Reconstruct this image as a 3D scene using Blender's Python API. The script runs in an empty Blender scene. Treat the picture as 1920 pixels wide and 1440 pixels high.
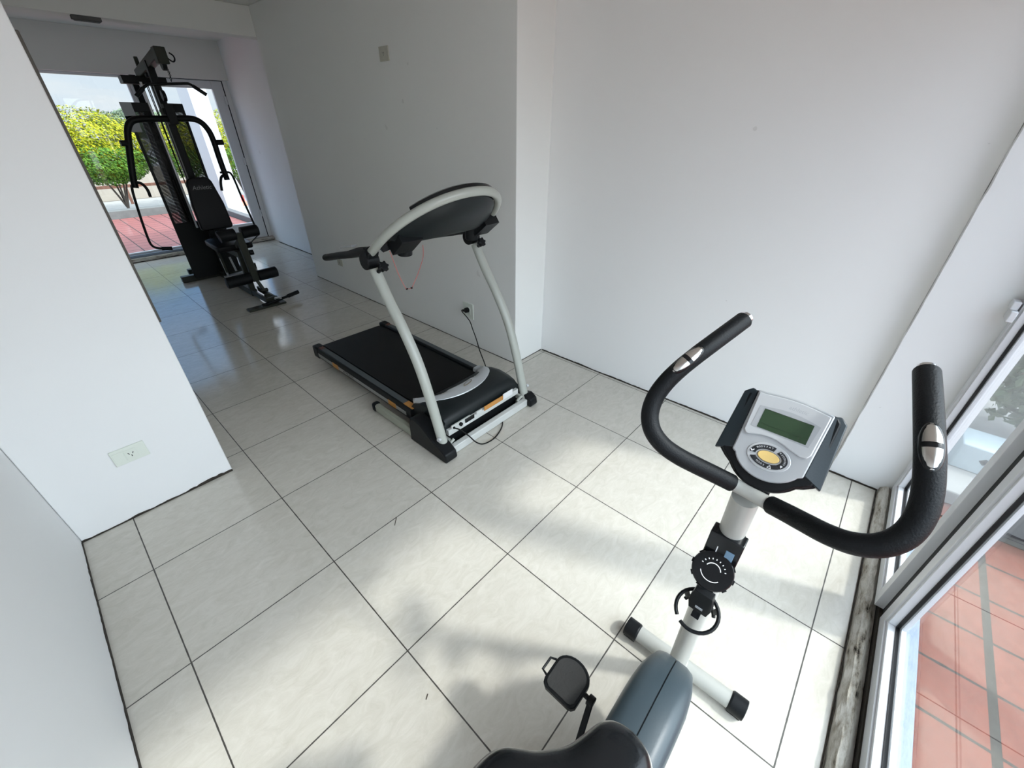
import bpy, bmesh, math, random
from mathutils import Vector, Matrix, noise as mnoise
S = bpy.context.scene
C = S.collection
V = Vector
random.seed(7)

# ------------------------------------------------------------------ camera
cam_d = bpy.data.cameras.new('camera')
cam_d.sensor_width = 36.0
cam_d.lens = 36.0 * 767.8 / 1920.0
cam_d.clip_start = 0.02
cam_d.clip_end = 300
cam = bpy.data.objects.new('camera', cam_d)
C.objects.link(cam)
R0 = V((0.66957239, -0.74274476, 0.0017409))
R1 = V((0.39619651, 0.35914534, 0.84501062))
R2 = V((0.62825245, 0.56510605, -0.53474669))
mw = Matrix((R0, R1, -R2)).transposed().to_4x4()
mw.translation = V((0.2240, -1.7205, 1.5032))
cam.matrix_world = mw
S.camera = cam

# ------------------------------------------------------------------ view
S.view_settings.view_transform = 'Standard'
S.view_settings.look = 'None'
S.view_settings.gamma = 1.0
S.view_settings.use_curve_mapping = False
S.view_settings.exposure = 0.45
S.cycles.use_denoising = True
S.cycles.max_bounces = 14
S.cycles.diffuse_bounces = 8
S.cycles.transparent_max_bounces = 16

# ------------------------------------------------------------------ sky and sun
def make_world():
    w = bpy.data.worlds.new('sky')
    S.world = w
    w.use_nodes = True
    nt = w.node_tree
    nt.nodes.clear()
    N = nt.nodes.new
    out = N('ShaderNodeOutputWorld'); bg = N('ShaderNodeBackground')
    tc = N('ShaderNodeTexCoord'); sep = N('ShaderNodeSeparateXYZ')
    ramp = N('ShaderNodeValToRGB')
    nt.links.new(tc.outputs['Generated'], sep.inputs[0])
    nt.links.new(sep.outputs['Z'], ramp.inputs[0])
    e = ramp.color_ramp.elements
    e[0].position = 0.0; e[0].color = (0.80, 0.90, 1.0, 1)
    m2 = ramp.color_ramp.elements.new(0.09); m2.color = (0.80, 0.90, 1.0, 1)
    e = ramp.color_ramp.elements; e[-1].position = 1.0; e = [None, e[-1]]; e[1].color = (0.55, 0.76, 1.0, 1)
    m = ramp.color_ramp.elements.new(0.24); m.color = (0.17, 0.48, 1.0, 1)
    mp = N('ShaderNodeMapping'); mp.inputs['Scale'].default_value = (2.2, 2.2, 9.0)
    ns = N('ShaderNodeTexNoise'); ns.inputs['Scale'].default_value = 2.0
    ns.inputs['Detail'].default_value = 7; ns.inputs['Roughness'].default_value = 0.6
    nt.links.new(tc.outputs['Generated'], mp.inputs[0]); nt.links.new(mp.outputs[0], ns.inputs['Vector'])
    cr = N('ShaderNodeValToRGB'); cr.color_ramp.elements[0].position = 0.46; cr.color_ramp.elements[1].position = 0.72
    nt.links.new(ns.outputs['Fac'], cr.inputs[0])
    mix = N('ShaderNodeMix'); mix.data_type = 'RGBA'
    nt.links.new(cr.outputs[0], mix.inputs['Factor'])
    nt.links.new(ramp.outputs[0], mix.inputs[6])
    mix.inputs[7].default_value = (0.98, 0.99, 1.0, 1)
    # an overcast sky is brighter towards the zenith
    st = N('ShaderNodeMapRange'); st.inputs['From Min'].default_value = 0.08; st.inputs['From Max'].default_value = 0.7
    st.inputs['To Min'].default_value = SKY_H; st.inputs['To Max'].default_value = SKY_Z
    nt.links.new(sep.outputs['Z'], st.inputs['Value'])
    # hazy glow around the veiled sun
    dot = N('ShaderNodeVectorMath'); dot.operation = 'DOT_PRODUCT'
    nt.links.new(tc.outputs['Generated'], dot.inputs[0]); dot.inputs[1].default_value = (-SUN_DIR).normalized()
    mx0 = N('ShaderNodeMath'); mx0.operation = 'MAXIMUM'; nt.links.new(dot.outputs['Value'], mx0.inputs[0]); mx0.inputs[1].default_value = 0.0
    pw = N('ShaderNodeMath'); pw.operation = 'POWER'; nt.links.new(mx0.outputs[0], pw.inputs[0]); pw.inputs[1].default_value = GLOW_POW
    base = N('ShaderNodeVectorMath'); base.operation = 'SCALE'; nt.links.new(mix.outputs[2], base.inputs[0]); nt.links.new(st.outputs[0], base.inputs['Scale'])
    glow = N('ShaderNodeVectorMath'); glow.operation = 'SCALE'; glow.inputs[0].default_value = (GLOW*.95, GLOW*.985, GLOW*1.0); nt.links.new(pw.outputs[0], glow.inputs['Scale'])
    ad = N('ShaderNodeVectorMath'); ad.operation = 'ADD'; nt.links.new(base.outputs[0], ad.inputs[0]); nt.links.new(glow.outputs[0], ad.inputs[1])
    nt.links.new(ad.outputs[0], bg.inputs['Color'])
    nt.links.new(bg.outputs[0], out.inputs[0])
SUN_DIR = V((-0.31, 0.73, -1.0))   # the way the light travels
SKY_H, SKY_Z = 0.72, 1.7
GLOW, GLOW_POW = 4.6, 1.6
make_world()
sun_d = bpy.data.lights.new('sun', 'SUN')
sun_d.energy = 2.1
sun_d.angle = math.radians(4.2)
sun_d.color = (1.0, 0.98, 0.95)
sun = bpy.data.objects.new('sun', sun_d)
C.objects.link(sun)
sun.rotation_euler = SUN_DIR.to_track_quat('-Z', 'Y').to_euler()
sun.location = (3, -8, 9)

# ------------------------------------------------------------------ materials
def new_mat(name):
    m = bpy.data.materials.new(name); m.use_nodes = True
    return m, m.node_tree, m.node_tree.nodes['Principled BSDF']
def mat(name, col, rough=0.5, metal=0.0, bump=0.0, bscale=200.0, var=0.06, coat=0.0, spec=0.5):
    """plain surface with a little procedural colour variation and optional bump"""
    m, nt, b = new_mat(name)
    N = nt.nodes.new; L = nt.links.new
    tc = N('ShaderNodeTexCoord')
    ns = N('ShaderNodeTexNoise'); ns.inputs['Scale'].default_value = 14.0; ns.inputs['Detail'].default_value = 5
    L(tc.outputs['Object'], ns.inputs['Vector'])
    mix = N('ShaderNodeMix'); mix.data_type = 'RGBA'
    L(ns.outputs['Fac'], mix.inputs['Factor'])
    mix.inputs[6].default_value = (*[c * (1 - var) for c in col], 1)
    mix.inputs[7].default_value = (*[min(1, c * (1 + var)) for c in col], 1)
    L(mix.outputs[2], b.inputs['Base Color'])
    b.inputs['Roughness'].default_value = rough
    b.inputs['Metallic'].default_value = metal
    b.inputs['Coat Weight'].default_value = coat
    b.inputs['Specular IOR Level'].default_value = spec
    if bump:
        n2 = N('ShaderNodeTexNoise'); n2.inputs['Scale'].default_value = bscale; n2.inputs['Detail'].default_value = 3
        L(tc.outputs['Object'], n2.inputs['Vector'])
        bp = N('ShaderNodeBump'); bp.inputs['Strength'].default_value = bump; bp.inputs['Distance'].default_value = 0.002
        L(n2.outputs['Fac'], bp.inputs['Height']); L(bp.outputs[0], b.inputs['Normal'])
    return m

def math_node(nt, op, a, b=None, c=None):
    n = nt.nodes.new('ShaderNodeMath'); n.operation = op
    for i, v in enumerate((a, b, c)):
        if v is None: continue
        if isinstance(v, (int, float)): n.inputs[i].default_value = v
        else: nt.links.new(v, n.inputs[i])
    return n.outputs[0]

def wall_mat(name, col, stain=True):
    m, nt, b = new_mat(name)
    N = nt.nodes.new; L = nt.links.new
    tc = N('ShaderNodeTexCoord')
    big = N('ShaderNodeTexNoise'); big.inputs['Scale'].default_value = 1.3; big.inputs['Detail'].default_value = 4
    L(tc.outputs['Object'], big.inputs['Vector'])
    mix = N('ShaderNodeMix'); mix.data_type = 'RGBA'; L(big.outputs['Fac'], mix.inputs['Factor'])
    mix.inputs[6].default_value = (*[c * .965 for c in col], 1); mix.inputs[7].default_value = (*col, 1)
    last = mix.outputs[2]
    if stain:   # sparse scuffs and spots
        sp = N('ShaderNodeTexNoise'); sp.inputs['Scale'].default_value = 9; sp.inputs['Detail'].default_value = 2
        L(tc.outputs['Object'], sp.inputs['Vector'])
        f = math_node(nt, 'MULTIPLY', math_node(nt, 'GREATER_THAN', sp.outputs['Fac'], 0.755), 0.22)
        mx = N('ShaderNodeMix'); mx.data_type = 'RGBA'; L(f, mx.inputs['Factor']); L(last, mx.inputs[6])
        mx.inputs[7].default_value = (.42, .41, .38, 1); last = mx.outputs[2]
    L(last, b.inputs['Base Color'])
    b.inputs['Roughness'].default_value = 0.6
    b.inputs['Specular IOR Level'].default_value = 0.25
    fine = N('ShaderNodeTexNoise'); fine.inputs['Scale'].default_value = 60; fine.inputs['Detail'].default_value = 4
    L(tc.outputs['Object'], fine.inputs['Vector'])
    bp = N('ShaderNodeBump'); bp.inputs['Strength'].default_value = 0.06; bp.inputs['Distance'].default_value = 0.003
    L(fine.outputs['Fac'], bp.inputs['Height']); L(bp.outputs[0], b.inputs['Normal'])
    return m

def tile_mat(name, size, ox, oy, joint, cols, grout, rough, streak=True, wide=None, bump=0.15, joint_y=None, spec=0.5):
    """square tiles with grout joints laid along X and Y in object space; wide = list of (axis, position, width) extra joints"""
    m, nt, b = new_mat(name)
    N = nt.nodes.new; L = nt.links.new
    tc = N('ShaderNodeTexCoord'); sep = N('ShaderNodeSeparateXYZ'); L(tc.outputs['Object'], sep.inputs[0])
    def axis(o, off, sz):
        return math_node(nt, 'DIVIDE', math_node(nt, 'SUBTRACT', o, off), sz)
    sx, sy = (size, size) if isinstance(size, (int, float)) else size
    u = axis(sep.outputs['X'], ox, sx); v = axis(sep.outputs['Y'], oy, sy)
    def dist(t, sz):
        f = math_node(nt, 'FRACT', t)
        return math_node(nt, 'MULTIPLY', math_node(nt, 'MINIMUM', f, math_node(nt, 'SUBTRACT', 1.0, f)), sz)
    dx, dy = dist(u, sx), dist(v, sy)
    wob = N('ShaderNodeTexNoise'); wob.inputs['Scale'].default_value = 30; wob.inputs['Detail'].default_value = 2
    L(tc.outputs['Object'], wob.inputs['Vector'])
    jy = joint if joint_y is None else joint_y
    gx = math_node(nt, 'LESS_THAN', dx, math_node(nt, 'MULTIPLY', math_node(nt, 'ADD', 0.55, math_node(nt, 'MULTIPLY', wob.outputs['Fac'], 0.9)), joint / 2))
    gy = math_node(nt, 'LESS_THAN', dy, math_node(nt, 'MULTIPLY', math_node(nt, 'ADD', 0.55, math_node(nt, 'MULTIPLY', wob.outputs['Fac'], 0.9)), jy / 2))
    g = math_node(nt, 'MAXIMUM', gx, gy)
    for (ax, pos, wd) in (wide or []):
        d = math_node(nt, 'ABSOLUTE', math_node(nt, 'SUBTRACT', sep.outputs[ax], pos))
        g = math_node(nt, 'MAXIMUM', g, math_node(nt, 'LESS_THAN', d, wd / 2))
    cid = N('ShaderNodeCombineXYZ')
    L(math_node(nt, 'FLOOR', u), cid.inputs[0]); L(math_node(nt, 'FLOOR', v), cid.inputs[1])
    wn = N('ShaderNodeTexWhiteNoise'); L(cid.outputs[0], wn.inputs['Vector'])
    # streaks: noise stretched, shifted for every tile
    vm = N('ShaderNodeVectorMath'); vm.operation = 'MULTIPLY_ADD'
    L(wn.outputs['Color'], vm.inputs[0]); vm.inputs[1].default_value = (9, 9, 9); L(tc.outputs['Object'], vm.inputs[2])
    mp = N('ShaderNodeMapping'); mp.inputs['Scale'].default_value = (5.5, 11.0, 5.0) if streak else (6, 6, 6)
    mp.inputs['Rotation'].default_value = (0, 0, math.radians(20))
    L(vm.outputs[0], mp.inputs[0])
    ns = N('ShaderNodeTexNoise'); ns.inputs['Scale'].default_value = 2.2; ns.inputs['Detail'].default_value = 9
    ns.inputs['Roughness'].default_value = 0.72; ns.inputs['Distortion'].default_value = 1.2
    L(mp.outputs[0], ns.inputs['Vector'])
    cr = N('ShaderNodeValToRGB'); cr.color_ramp.elements[0].position = 0.30; cr.color_ramp.elements[1].position = 0.66
    cr.color_ramp.elements[0].color = (*cols[0], 1); cr.color_ramp.elements[1].color = (*cols[1], 1)
    L(ns.outputs['Fac'], cr.inputs[0])
    hv = N('ShaderNodeHueSaturation'); L(cr.outputs[0], hv.inputs['Color'])
    L(math_node(nt, 'ADD', 0.965, math_node(nt, 'MULTIPLY', wn.outputs['Value'], 0.07)), hv.inputs['Value'])
    mx = N('ShaderNodeMix'); mx.data_type = 'RGBA'; L(g, mx.inputs['Factor']); L(hv.outputs[0], mx.inputs[6])
    mx.inputs[7].default_value = (*grout, 1)
    L(mx.outputs[2], b.inputs['Base Color'])
    b.inputs['Specular IOR Level'].default_value = spec
    L(math_node(nt, 'ADD', math_node(nt, 'MULTIPLY', g, 0.4), math_node(nt, 'ADD', rough, math_node(nt, 'MULTIPLY', ns.outputs['Fac'], 0.08))), b.inputs['Roughness'])
    h = math_node(nt, 'SUBTRACT', math_node(nt, 'MULTIPLY', ns.outputs['Fac'], 0.25), g)
    bp = N('ShaderNodeBump'); bp.inputs['Strength'].default_value = bump; bp.inputs['Distance'].default_value = 0.002
    L(h, bp.inputs['Height']); L(bp.outputs[0], b.inputs['Normal'])
    return m

def glass_mat(name, tint=(0.96, 0.98, 0.98), gloss=1.0):
    m = bpy.data.materials.new(name); m.use_nodes = True
    nt = m.node_tree; nt.nodes.clear(); N = nt.nodes.new
    out = N('ShaderNodeOutputMaterial'); mx = N('ShaderNodeMixShader'); tr = N('ShaderNodeBsdfTransparent'); gl = N('ShaderNodeBsdfGlossy')
    fr = N('ShaderNodeFresnel'); geo = N('ShaderNodeNewGeometry')
    ior = N('ShaderNodeMapRange'); ior.inputs['To Min'].default_value = 1.35; ior.inputs['To Max'].default_value = 1/1.35   # same reflectance from both faces
    nt.links.new(geo.outputs['Backfacing'], ior.inputs['Value']); nt.links.new(ior.outputs[0], fr.inputs['IOR'])
    tr.inputs[0].default_value = (*tint, 1); gl.inputs['Roughness'].default_value = 0.01
    gl.inputs[0].default_value = (gloss, gloss, gloss, 1)
    nt.links.new(fr.outputs[0], mx.inputs[0]); nt.links.new(tr.outputs[0], mx.inputs[1]); nt.links.new(gl.outputs[0], mx.inputs[2])
    nt.links.new(mx.outputs[0], out.inputs[0])
    return m

def mesh_panel_mat(name):
    """smoked perforated plastic: rows of slots cut right through, in sweeping curves"""
    m, nt, b = new_mat(name)
    N = nt.nodes.new; L = nt.links.new
    tc = N('ShaderNodeTexCoord')
    wv = N('ShaderNodeTexWave'); wv.inputs['Scale'].default_value = 15; wv.inputs['Distortion'].default_value = 5; wv.inputs['Detail'].default_value = 1
    wv.inputs['Detail Scale'].default_value = .6; wv.bands_direction = 'DIAGONAL'
    L(tc.outputs['Object'], wv.inputs['Vector'])
    sep = N('ShaderNodeSeparateXYZ'); L(tc.outputs['Object'], sep.inputs[0])
    hi = math_node(nt, 'GREATER_THAN', sep.outputs['Z'], 0.62)
    hole = math_node(nt, 'MULTIPLY', math_node(nt, 'GREATER_THAN', wv.outputs['Fac'], 0.60), hi)
    L(math_node(nt, 'SUBTRACT', 1.0, math_node(nt, 'ADD', math_node(nt, 'MULTIPLY', hole, 0.32), math_node(nt, 'MULTIPLY', hi, 0.16))), b.inputs['Alpha'])
    b.inputs['Base Color'].default_value = (.005, .006, .006, 1); b.inputs['Roughness'].default_value = 0.4; b.inputs['Specular IOR Level'].default_value = .2
    return m

M = {}
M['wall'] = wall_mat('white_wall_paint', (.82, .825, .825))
M['wall_r'] = wall_mat('white_wall_paint_lit', (.90, .90, .895))  # same white paint, colour lightened to stand in for window light
M['wall_corr'] = wall_mat('white_corridor_paint_lit', (.84, .845, .82))  # corridor copy of the white paint, raised to replace light missing there
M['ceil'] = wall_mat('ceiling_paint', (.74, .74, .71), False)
M['floor'] = tile_mat('porcelain_floor_tile', 0.5, 0, 0, 0.0042, [(.490, .462, .398), (.588, .560, .500)], (.040, .036, .030), 0.09, spec=0.72)
M['terrace'] = tile_mat('red_terrace_tile', 0.2055, 1.6665, -2.467, 0.010, [(.120, .029, .016), (.165, .043, .025)], (.036, .032, .029), 0.6, False, [('Y', -2.467, 0.024)], 0.4, joint_y=0.0, spec=.25)
M['terrace_far'] = tile_mat('red_terrace_tile_far', (0.215, 0.215), 1.125, 9.2, 0.014, [(.19, .058, .052), (.245, .086, .078)], (.025, .021, .02), 0.5, False, None, 0.4, joint_y=0.012)
M['plaster'] = mat('dirty_cement', (.52, .49, .44), .9, bump=.8, bscale=60, var=.35)
def dirty(name, a, b_):
    m, nt, b = new_mat(name); N = nt.nodes.new; L = nt.links.new
    tc = N('ShaderNodeTexCoord'); mp = N('ShaderNodeMapping'); mp.inputs['Scale'].default_value = (.45, 1.6, 1.6); L(tc.outputs['Object'], mp.inputs[0])
    n1 = N('ShaderNodeTexNoise'); n1.inputs['Scale'].default_value = 22; n1.inputs['Detail'].default_value = 8; n1.inputs['Roughness'].default_value = .7; L(mp.outputs[0], n1.inputs['Vector'])
    cr = N('ShaderNodeValToRGB'); e = cr.color_ramp.elements; e[0].position = .31; e[0].color = (.02, .017, .013, 1); e[1].position = .41; e[1].color = (*a, 1)
    k = cr.color_ramp.elements.new(.56); k.color = (*b_, 1); L(n1.outputs['Fac'], cr.inputs[0]); L(cr.outputs[0], b.inputs['Base Color'])
    b.inputs['Roughness'].default_value = .9; b.inputs['Specular IOR Level'].default_value = .1
    bp = N('ShaderNodeBump'); bp.inputs['Strength'].default_value = .9; bp.inputs['Distance'].default_value = .006; L(n1.outputs['Fac'], bp.inputs['Height']); L(bp.outputs[0], b.inputs['Normal'])
    return m
M['plaster'] = dirty('dirty_cement', (.33, .30, .25), (.56, .54, .49))
M['grime'] = mat('black_grime', (.030, .024, .018), .95, bump=.6, bscale=120, var=.5)
M['frame'] = mat('white_window_paint', (.66, .67, .69), .35, var=.02)
M['gasket'] = mat('black_rubber_gasket', (.008, .008, .010), .6)
M['glass'] = glass_mat('window_glass')
M['sill'] = mat('painted_sill', (.20, .245, .31), .55, bump=.2, bscale=40, var=.08)
M['jamb'] = mat('worn_wood_strip', (.10, .09, .078), .7, var=.2)
M['socket'] = mat('ivory_socket_plastic', (.72, .76, .69), .4, var=.02)
M['socket_old'] = mat('aged_socket_plastic', (.50, .49, .42), .5, var=.05)
M['dark_hole'] = mat('dark_slot', (.02, .02, .02), .7)
M['tube'] = mat('warm_grey_tube_paint', (.37, .37, .34), .32, var=.02, coat=.2)
M['foam'] = mat('black_foam_grip', (.006, .007, .008), .48, bump=.35, bscale=380, var=.2, spec=0.18)
M['plastic'] = mat('black_plastic', (.007, .008, .009), .38, bump=.12, bscale=500, var=.15, spec=0.18)
M['plastic_gl'] = mat('glossy_black_plastic', (.006, .007, .008), .18, var=.1, spec=0.35)
M['slate'] = mat('slate_grey_shroud', (.030, .045, .054), .40, bump=.08, bscale=260, var=.06)
M['wing'] = mat('blue_black_plastic', (.014, .022, .027), .34, bump=.08, bscale=300)
M['seam'] = mat('shroud_seam', (.006, .008, .010), .6, spec=0.18)
M['vinyl'] = mat('black_saddle_vinyl', (.006, .007, .008), .22, bump=.10, bscale=420, coat=.1, spec=0.3)
M['piping'] = mat('grey_saddle_edge', (.36, .34, .32), .4)
M['silver'] = mat('silver_plastic', (.43, .445, .46), .36, metal=.3, var=.02)
M['silver_lt'] = mat('bright_silver_plastic', (.55, .565, .575), .3, metal=.25, var=.02)
M['chrome'] = mat('chrome', (.75, .75, .76), .12, metal=1.0, var=.02)
M['rod'] = mat('polished_steel_rod', (.62, .62, .62), .38, metal=.8, var=.02)
M['sensor'] = mat('steel_pulse_sensor', (.62, .60, .57), .22, metal=1.0, var=.02)
M['lcd'] = mat('green_lcd', (.030, .060, .030), .22, var=.05)
M['lcd_line'] = mat('lcd_segment_lines', (.012, .028, .012), .4)
M['button_y'] = mat('yellow_button', (.80, .56, .20), .45, var=.12)
M['button_k'] = mat('black_button', (.010, .012, .015), .4)
M['ink'] = mat('white_print', (.78, .78, .78), .5)
M['ink_grey'] = mat('grey_print', (.20, .20, .20), .5)
M['ink_faint'] = mat('faint_silver_print', (.42, .44, .46), .4)
M['pedal_pad'] = mat('grey_pedal_rubber', (.022, .022, .021), .75, bump=.9, bscale=160, var=.3)
M['alu'] = mat('pale_treadmill_paint', (.38, .395, .355), .35, var=.02, coat=.15)
M['alu_lt'] = mat('pale_steel_bar', (.55, .56, .54), .4, var=.03)
M['belt'] = mat('black_running_belt', (.004, .004, .004), .55, bump=.3, bscale=600, spec=0.18)
M['rail'] = mat('dark_grey_side_rail', (.060, .070, .074), .55, bump=.4, bscale=400)
M['hood'] = mat('black_motor_hood', (.007, .010, .011), .42, bump=.15, bscale=500, spec=0.3)
M['orange'] = mat('orange_sticker', (.46, .21, .05), .5, var=.3)
M['white_st'] = mat('white_sticker', (.72, .72, .72), .5, var=.08)
M['cord_red'] = mat('red_cord', (.55, .06, .05), .6)
M['cord'] = mat('black_cord', (.006, .006, .006), .45, spec=0.18)
M['gym'] = mat('black_gym_steel', (.005, .006, .006), .42, var=.2, spec=0.18)
M['gym_green'] = mat('dark_olive_steel', (.032, .035, .026), .42, var=.1, spec=.2)
M['gym_pad'] = mat('black_pad_vinyl', (.004, .004, .005), .38, bump=.1, bscale=300, spec=0.18)
M['gym_mesh'] = mesh_panel_mat('smoked_perforated_panel')
M['smoke'] = glass_mat('smoked_acrylic', (.05, .07, .08))
M['stone'] = mat('dark_stone', (.045, .047, .05), .8, bump=.8, bscale=30, var=.4)
M['concrete'] = mat('pale_concrete', (.27, .265, .25), .9, bump=.6, bscale=40, var=.2)
M['conc_dk'] = mat('grey_concrete', (.10, .10, .10), .9, bump=.6, bscale=40, var=.25)
M['ext_wall'] = mat('cream_outer_wall', (.36, .32, .27), .9, bump=.4, bscale=30, var=.1)
M['ext_white'] = mat('white_outer_wall', (.50, .505, .515), .8, bump=.3, bscale=30, var=.04)
M['conc_mid'] = mat('weathered_concrete', (.125, .128, .122), .9, bump=.6, bscale=40, var=.3)
M['rust'] = mat('rusty_brown_rail', (.20, .09, .06), .7, var=.2)
M['red'] = mat('red_paint', (.62, .05, .04), .5, var=.1)
M['bark'] = mat('grey_bark', (.07, .055, .045), .9, bump=.8, bscale=50, var=.3)
def leaf_mat(name, a, b_):
    m, nt, b = new_mat(name); N = nt.nodes.new; L = nt.links.new
    g = N('ShaderNodeNewGeometry'); cr = N('ShaderNodeValToRGB')
    cr.color_ramp.elements[0].color = (*a, 1); cr.color_ramp.elements[1].color = (*b_, 1)
    L(g.outputs['Random Per Island'], cr.inputs[0]); L(cr.outputs[0], b.inputs['Base Color'])
    b.inputs['Roughness'].default_value = .5
    b.inputs['Specular IOR Level'].default_value = .15
    return m
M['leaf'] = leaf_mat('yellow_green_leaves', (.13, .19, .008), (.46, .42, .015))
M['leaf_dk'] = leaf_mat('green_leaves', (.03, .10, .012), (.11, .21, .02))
M['leaf_shrub'] = leaf_mat('dull_green_leaves', (.07, .11, .06), (.16, .20, .12))

# ------------------------------------------------------------------ mesh helpers
def bm_new(): return bmesh.new()
def frame(o, xa, ya, za=None):
    xa, ya = V(xa).normalized(), V(ya).normalized()
    za = V(za).normalized() if za is not None else xa.cross(ya).normalized()
    m = Matrix((xa, ya, za)).transposed().to_4x4(); m.translation = V(o)
    return m
I4 = Matrix.Identity(4)
def box(bm, a, b, m=I4):
    (x0, y0, z0), (x1, y1, z1) = a, b
    vs = [bm.verts.new(m @ V(p)) for p in ((x0,y0,z0),(x1,y0,z0),(x1,y1,z0),(x0,y1,z0),(x0,y0,z1),(x1,y0,z1),(x1,y1,z1),(x0,y1,z1))]
    for f in ((0,3,2,1),(4,5,6,7),(0,1,5,4),(1,2,6,5),(2,3,7,6),(3,0,4,7)): bm.faces.new([vs[i] for i in f])
    return vs
def prism(bm, pts, m, z0, z1, top_scale=None):
    n = len(pts)
    cx = sum(p[0] for p in pts)/n; cy = sum(p[1] for p in pts)/n
    k = top_scale or 1.0
    a = [bm.verts.new(m @ V((p[0], p[1], z0))) for p in pts]
    b = [bm.verts.new(m @ V((cx+(p[0]-cx)*k, cy+(p[1]-cy)*k, z1))) for p in pts]
    bm.faces.new(list(reversed(a))); bm.faces.new(b)
    for i in range(n): bm.faces.new([a[i], a[(i+1)%n], b[(i+1)%n], b[i]])
def loft(bm, rings, cap=True, closed=True):
    rows = [[bm.verts.new(p) for p in r] for r in rings]
    n = len(rows[0])
    for r0, r1 in zip(rows, rows[1:]):
        for i in range(n if closed else n-1):
            bm.faces.new([r0[i], r0[(i+1)%n], r1[(i+1)%n], r1[i]])
    if cap:
        bm.faces.new(list(reversed(rows[0]))); bm.faces.new(rows[-1])
    return rows
def spline(pts, sub=6):
    P = [V(p) for p in pts]; out = []
    if len(P) < 3: return P
    for i in range(len(P)-1):
        p0 = P[i-1] if i else P[0]*2-P[1]; p1, p2 = P[i], P[i+1]; p3 = P[i+2] if i+2 < len(P) else P[-1]*2-P[-2]
        for k in range(sub):
            t = k/sub
            out.append(.5*((2*p1)+(-p0+p2)*t+(2*p0-5*p1+4*p2-p3)*t*t+(-p0+3*p1-3*p2+p3)*t**3))
    out.append(P[-1]); return out
def sweep(bm, pts, r, segs=16, sx=1.0, up=(0,0,1), cap=True):
    """tube along pts; r number or list; sx scales the section across"""
    P = [V(p) for p in pts]; n = len(P)
    rr = r if isinstance(r, (list, tuple)) else [r]*n
    T = [((P[min(i+1, n-1)]-P[max(i-1, 0)]).normalized()) for i in range(n)]
    u = V(up)
    if abs(u.dot(T[0])) > .95: u = V((1,0,0)) if abs(T[0].x) < .9 else V((0,1,0))
    u = (u-T[0]*u.dot(T[0])).normalized()
    rings = []
    for i in range(n):
        u = (u-T[i]*u.dot(T[i])).normalized(); w = T[i].cross(u)
        rings.append([P[i]+(u*math.cos(a)+w*sx*math.sin(a))*rr[i] for a in (2*math.pi*k/segs for k in range(segs))])
    loft(bm, rings, cap)
def cyl(bm, p0, p1, r0, r1=None, segs=20):
    sweep(bm, [p0, p1], [r0, r1 if r1 is not None else r0], segs)
def boxbar(bm, p0, p1, w, h, up=(0,0,1)):
    """rectangular bar from p0 to p1, w across, h along up"""
    p0, p1 = V(p0), V(p1); t = (p1-p0); ln = t.length; t.normalize()
    u = V(up); u = (u-t*u.dot(t)).normalized(); s = t.cross(u)
    m = frame(p0, t, s, u)
    box(bm, (0,-w/2,-h/2), (ln,w/2,h/2), m)
def lathe(bm, prof, m, segs=28):
    rings = [[m @ V((r*math.cos(a), r*math.sin(a), z)) for a in (2*math.pi*k/segs for k in range(segs))] for r, z in prof]
    loft(bm, rings, True)

def obj(name, bm, material, parent=None, smooth=35, bevel=0.0, bsegs=2, label=None, mats=None):
    bmesh.ops.recalc_face_normals(bm, faces=bm.faces[:])
    if parent is not None:
        off = wloc(parent)
        bmesh.ops.translate(bm, verts=bm.verts[:], vec=-off)
    me = bpy.data.meshes.new(name)
    bm.to_mesh(me); bm.free()
    for k in (mats or [material]): me.materials.append(k)
    if smooth:
        for p in me.polygons: p.use_smooth = True
        me.set_sharp_from_angle(angle=math.radians(smooth))
    o = bpy.data.objects.new(name, me); C.objects.link(o)
    if parent is not None: o.parent = parent
    if bevel:
        md = o.modifiers.new('bevel', 'BEVEL'); md.width = bevel; md.segments = bsegs; md.limit_method = 'ANGLE'; md.angle_limit = math.radians(38)
        md.harden_normals = False
    if label: o['label'] = label
    return o
def wloc(o):
    v = V((0,0,0))
    while o is not None: v += V(o.location); o = o.parent
    return v
def thing(name, label, cat, loc, group=None):
    o = bpy.data.objects.new(name, None); o.empty_display_size = .1; C.objects.link(o)
    o.location = loc; o['label'] = label; o['category'] = cat
    if group: o['group'] = group
    return o
def tag(o, label, cat, group=None, kind=None):
    o['label'] = label; o['category'] = cat
    if group: o['group'] = group
    if kind: o['kind'] = kind
    return o
def struct(name, bm, material, bevel=0.0, parent=None, label=None, smooth=30):
    o = obj(name, bm, material, parent, smooth, bevel)
    if parent is None: o['kind'] = 'structure'
    if label: o['label'] = label
    return o
def sbox(name, a, b, material, bevel=0.0, label=None):
    bm = bm_new(); box(bm, a, b); return struct(name, bm, material, bevel, label=label)
def text(name, body, size, m, material, parent, extrude=0.0004, shear=0.0, align='CENTER'):
    cu = bpy.data.curves.new(name, 'FONT'); cu.body = body; cu.size = size; cu.extrude = extrude; cu.shear = shear
    cu.align_x = align; cu.align_y = 'CENTER'
    cu.materials.append(material)
    tmp = bpy.data.objects.new(name, cu); C.objects.link(tmp)
    bpy.context.view_layer.update()
    me = bpy.data.meshes.new_from_object(tmp.evaluated_get(bpy.context.evaluated_depsgraph_get()))
    bpy.data.objects.remove(tmp); bpy.data.curves.remove(cu)
    me.name = name
    o = bpy.data.objects.new(name, me); C.objects.link(o)
    mm = m.copy()
    if parent is not None:
        mm.translation = m.translation - wloc(parent); o.parent = parent
    o.matrix_basis = mm
    return o

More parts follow.
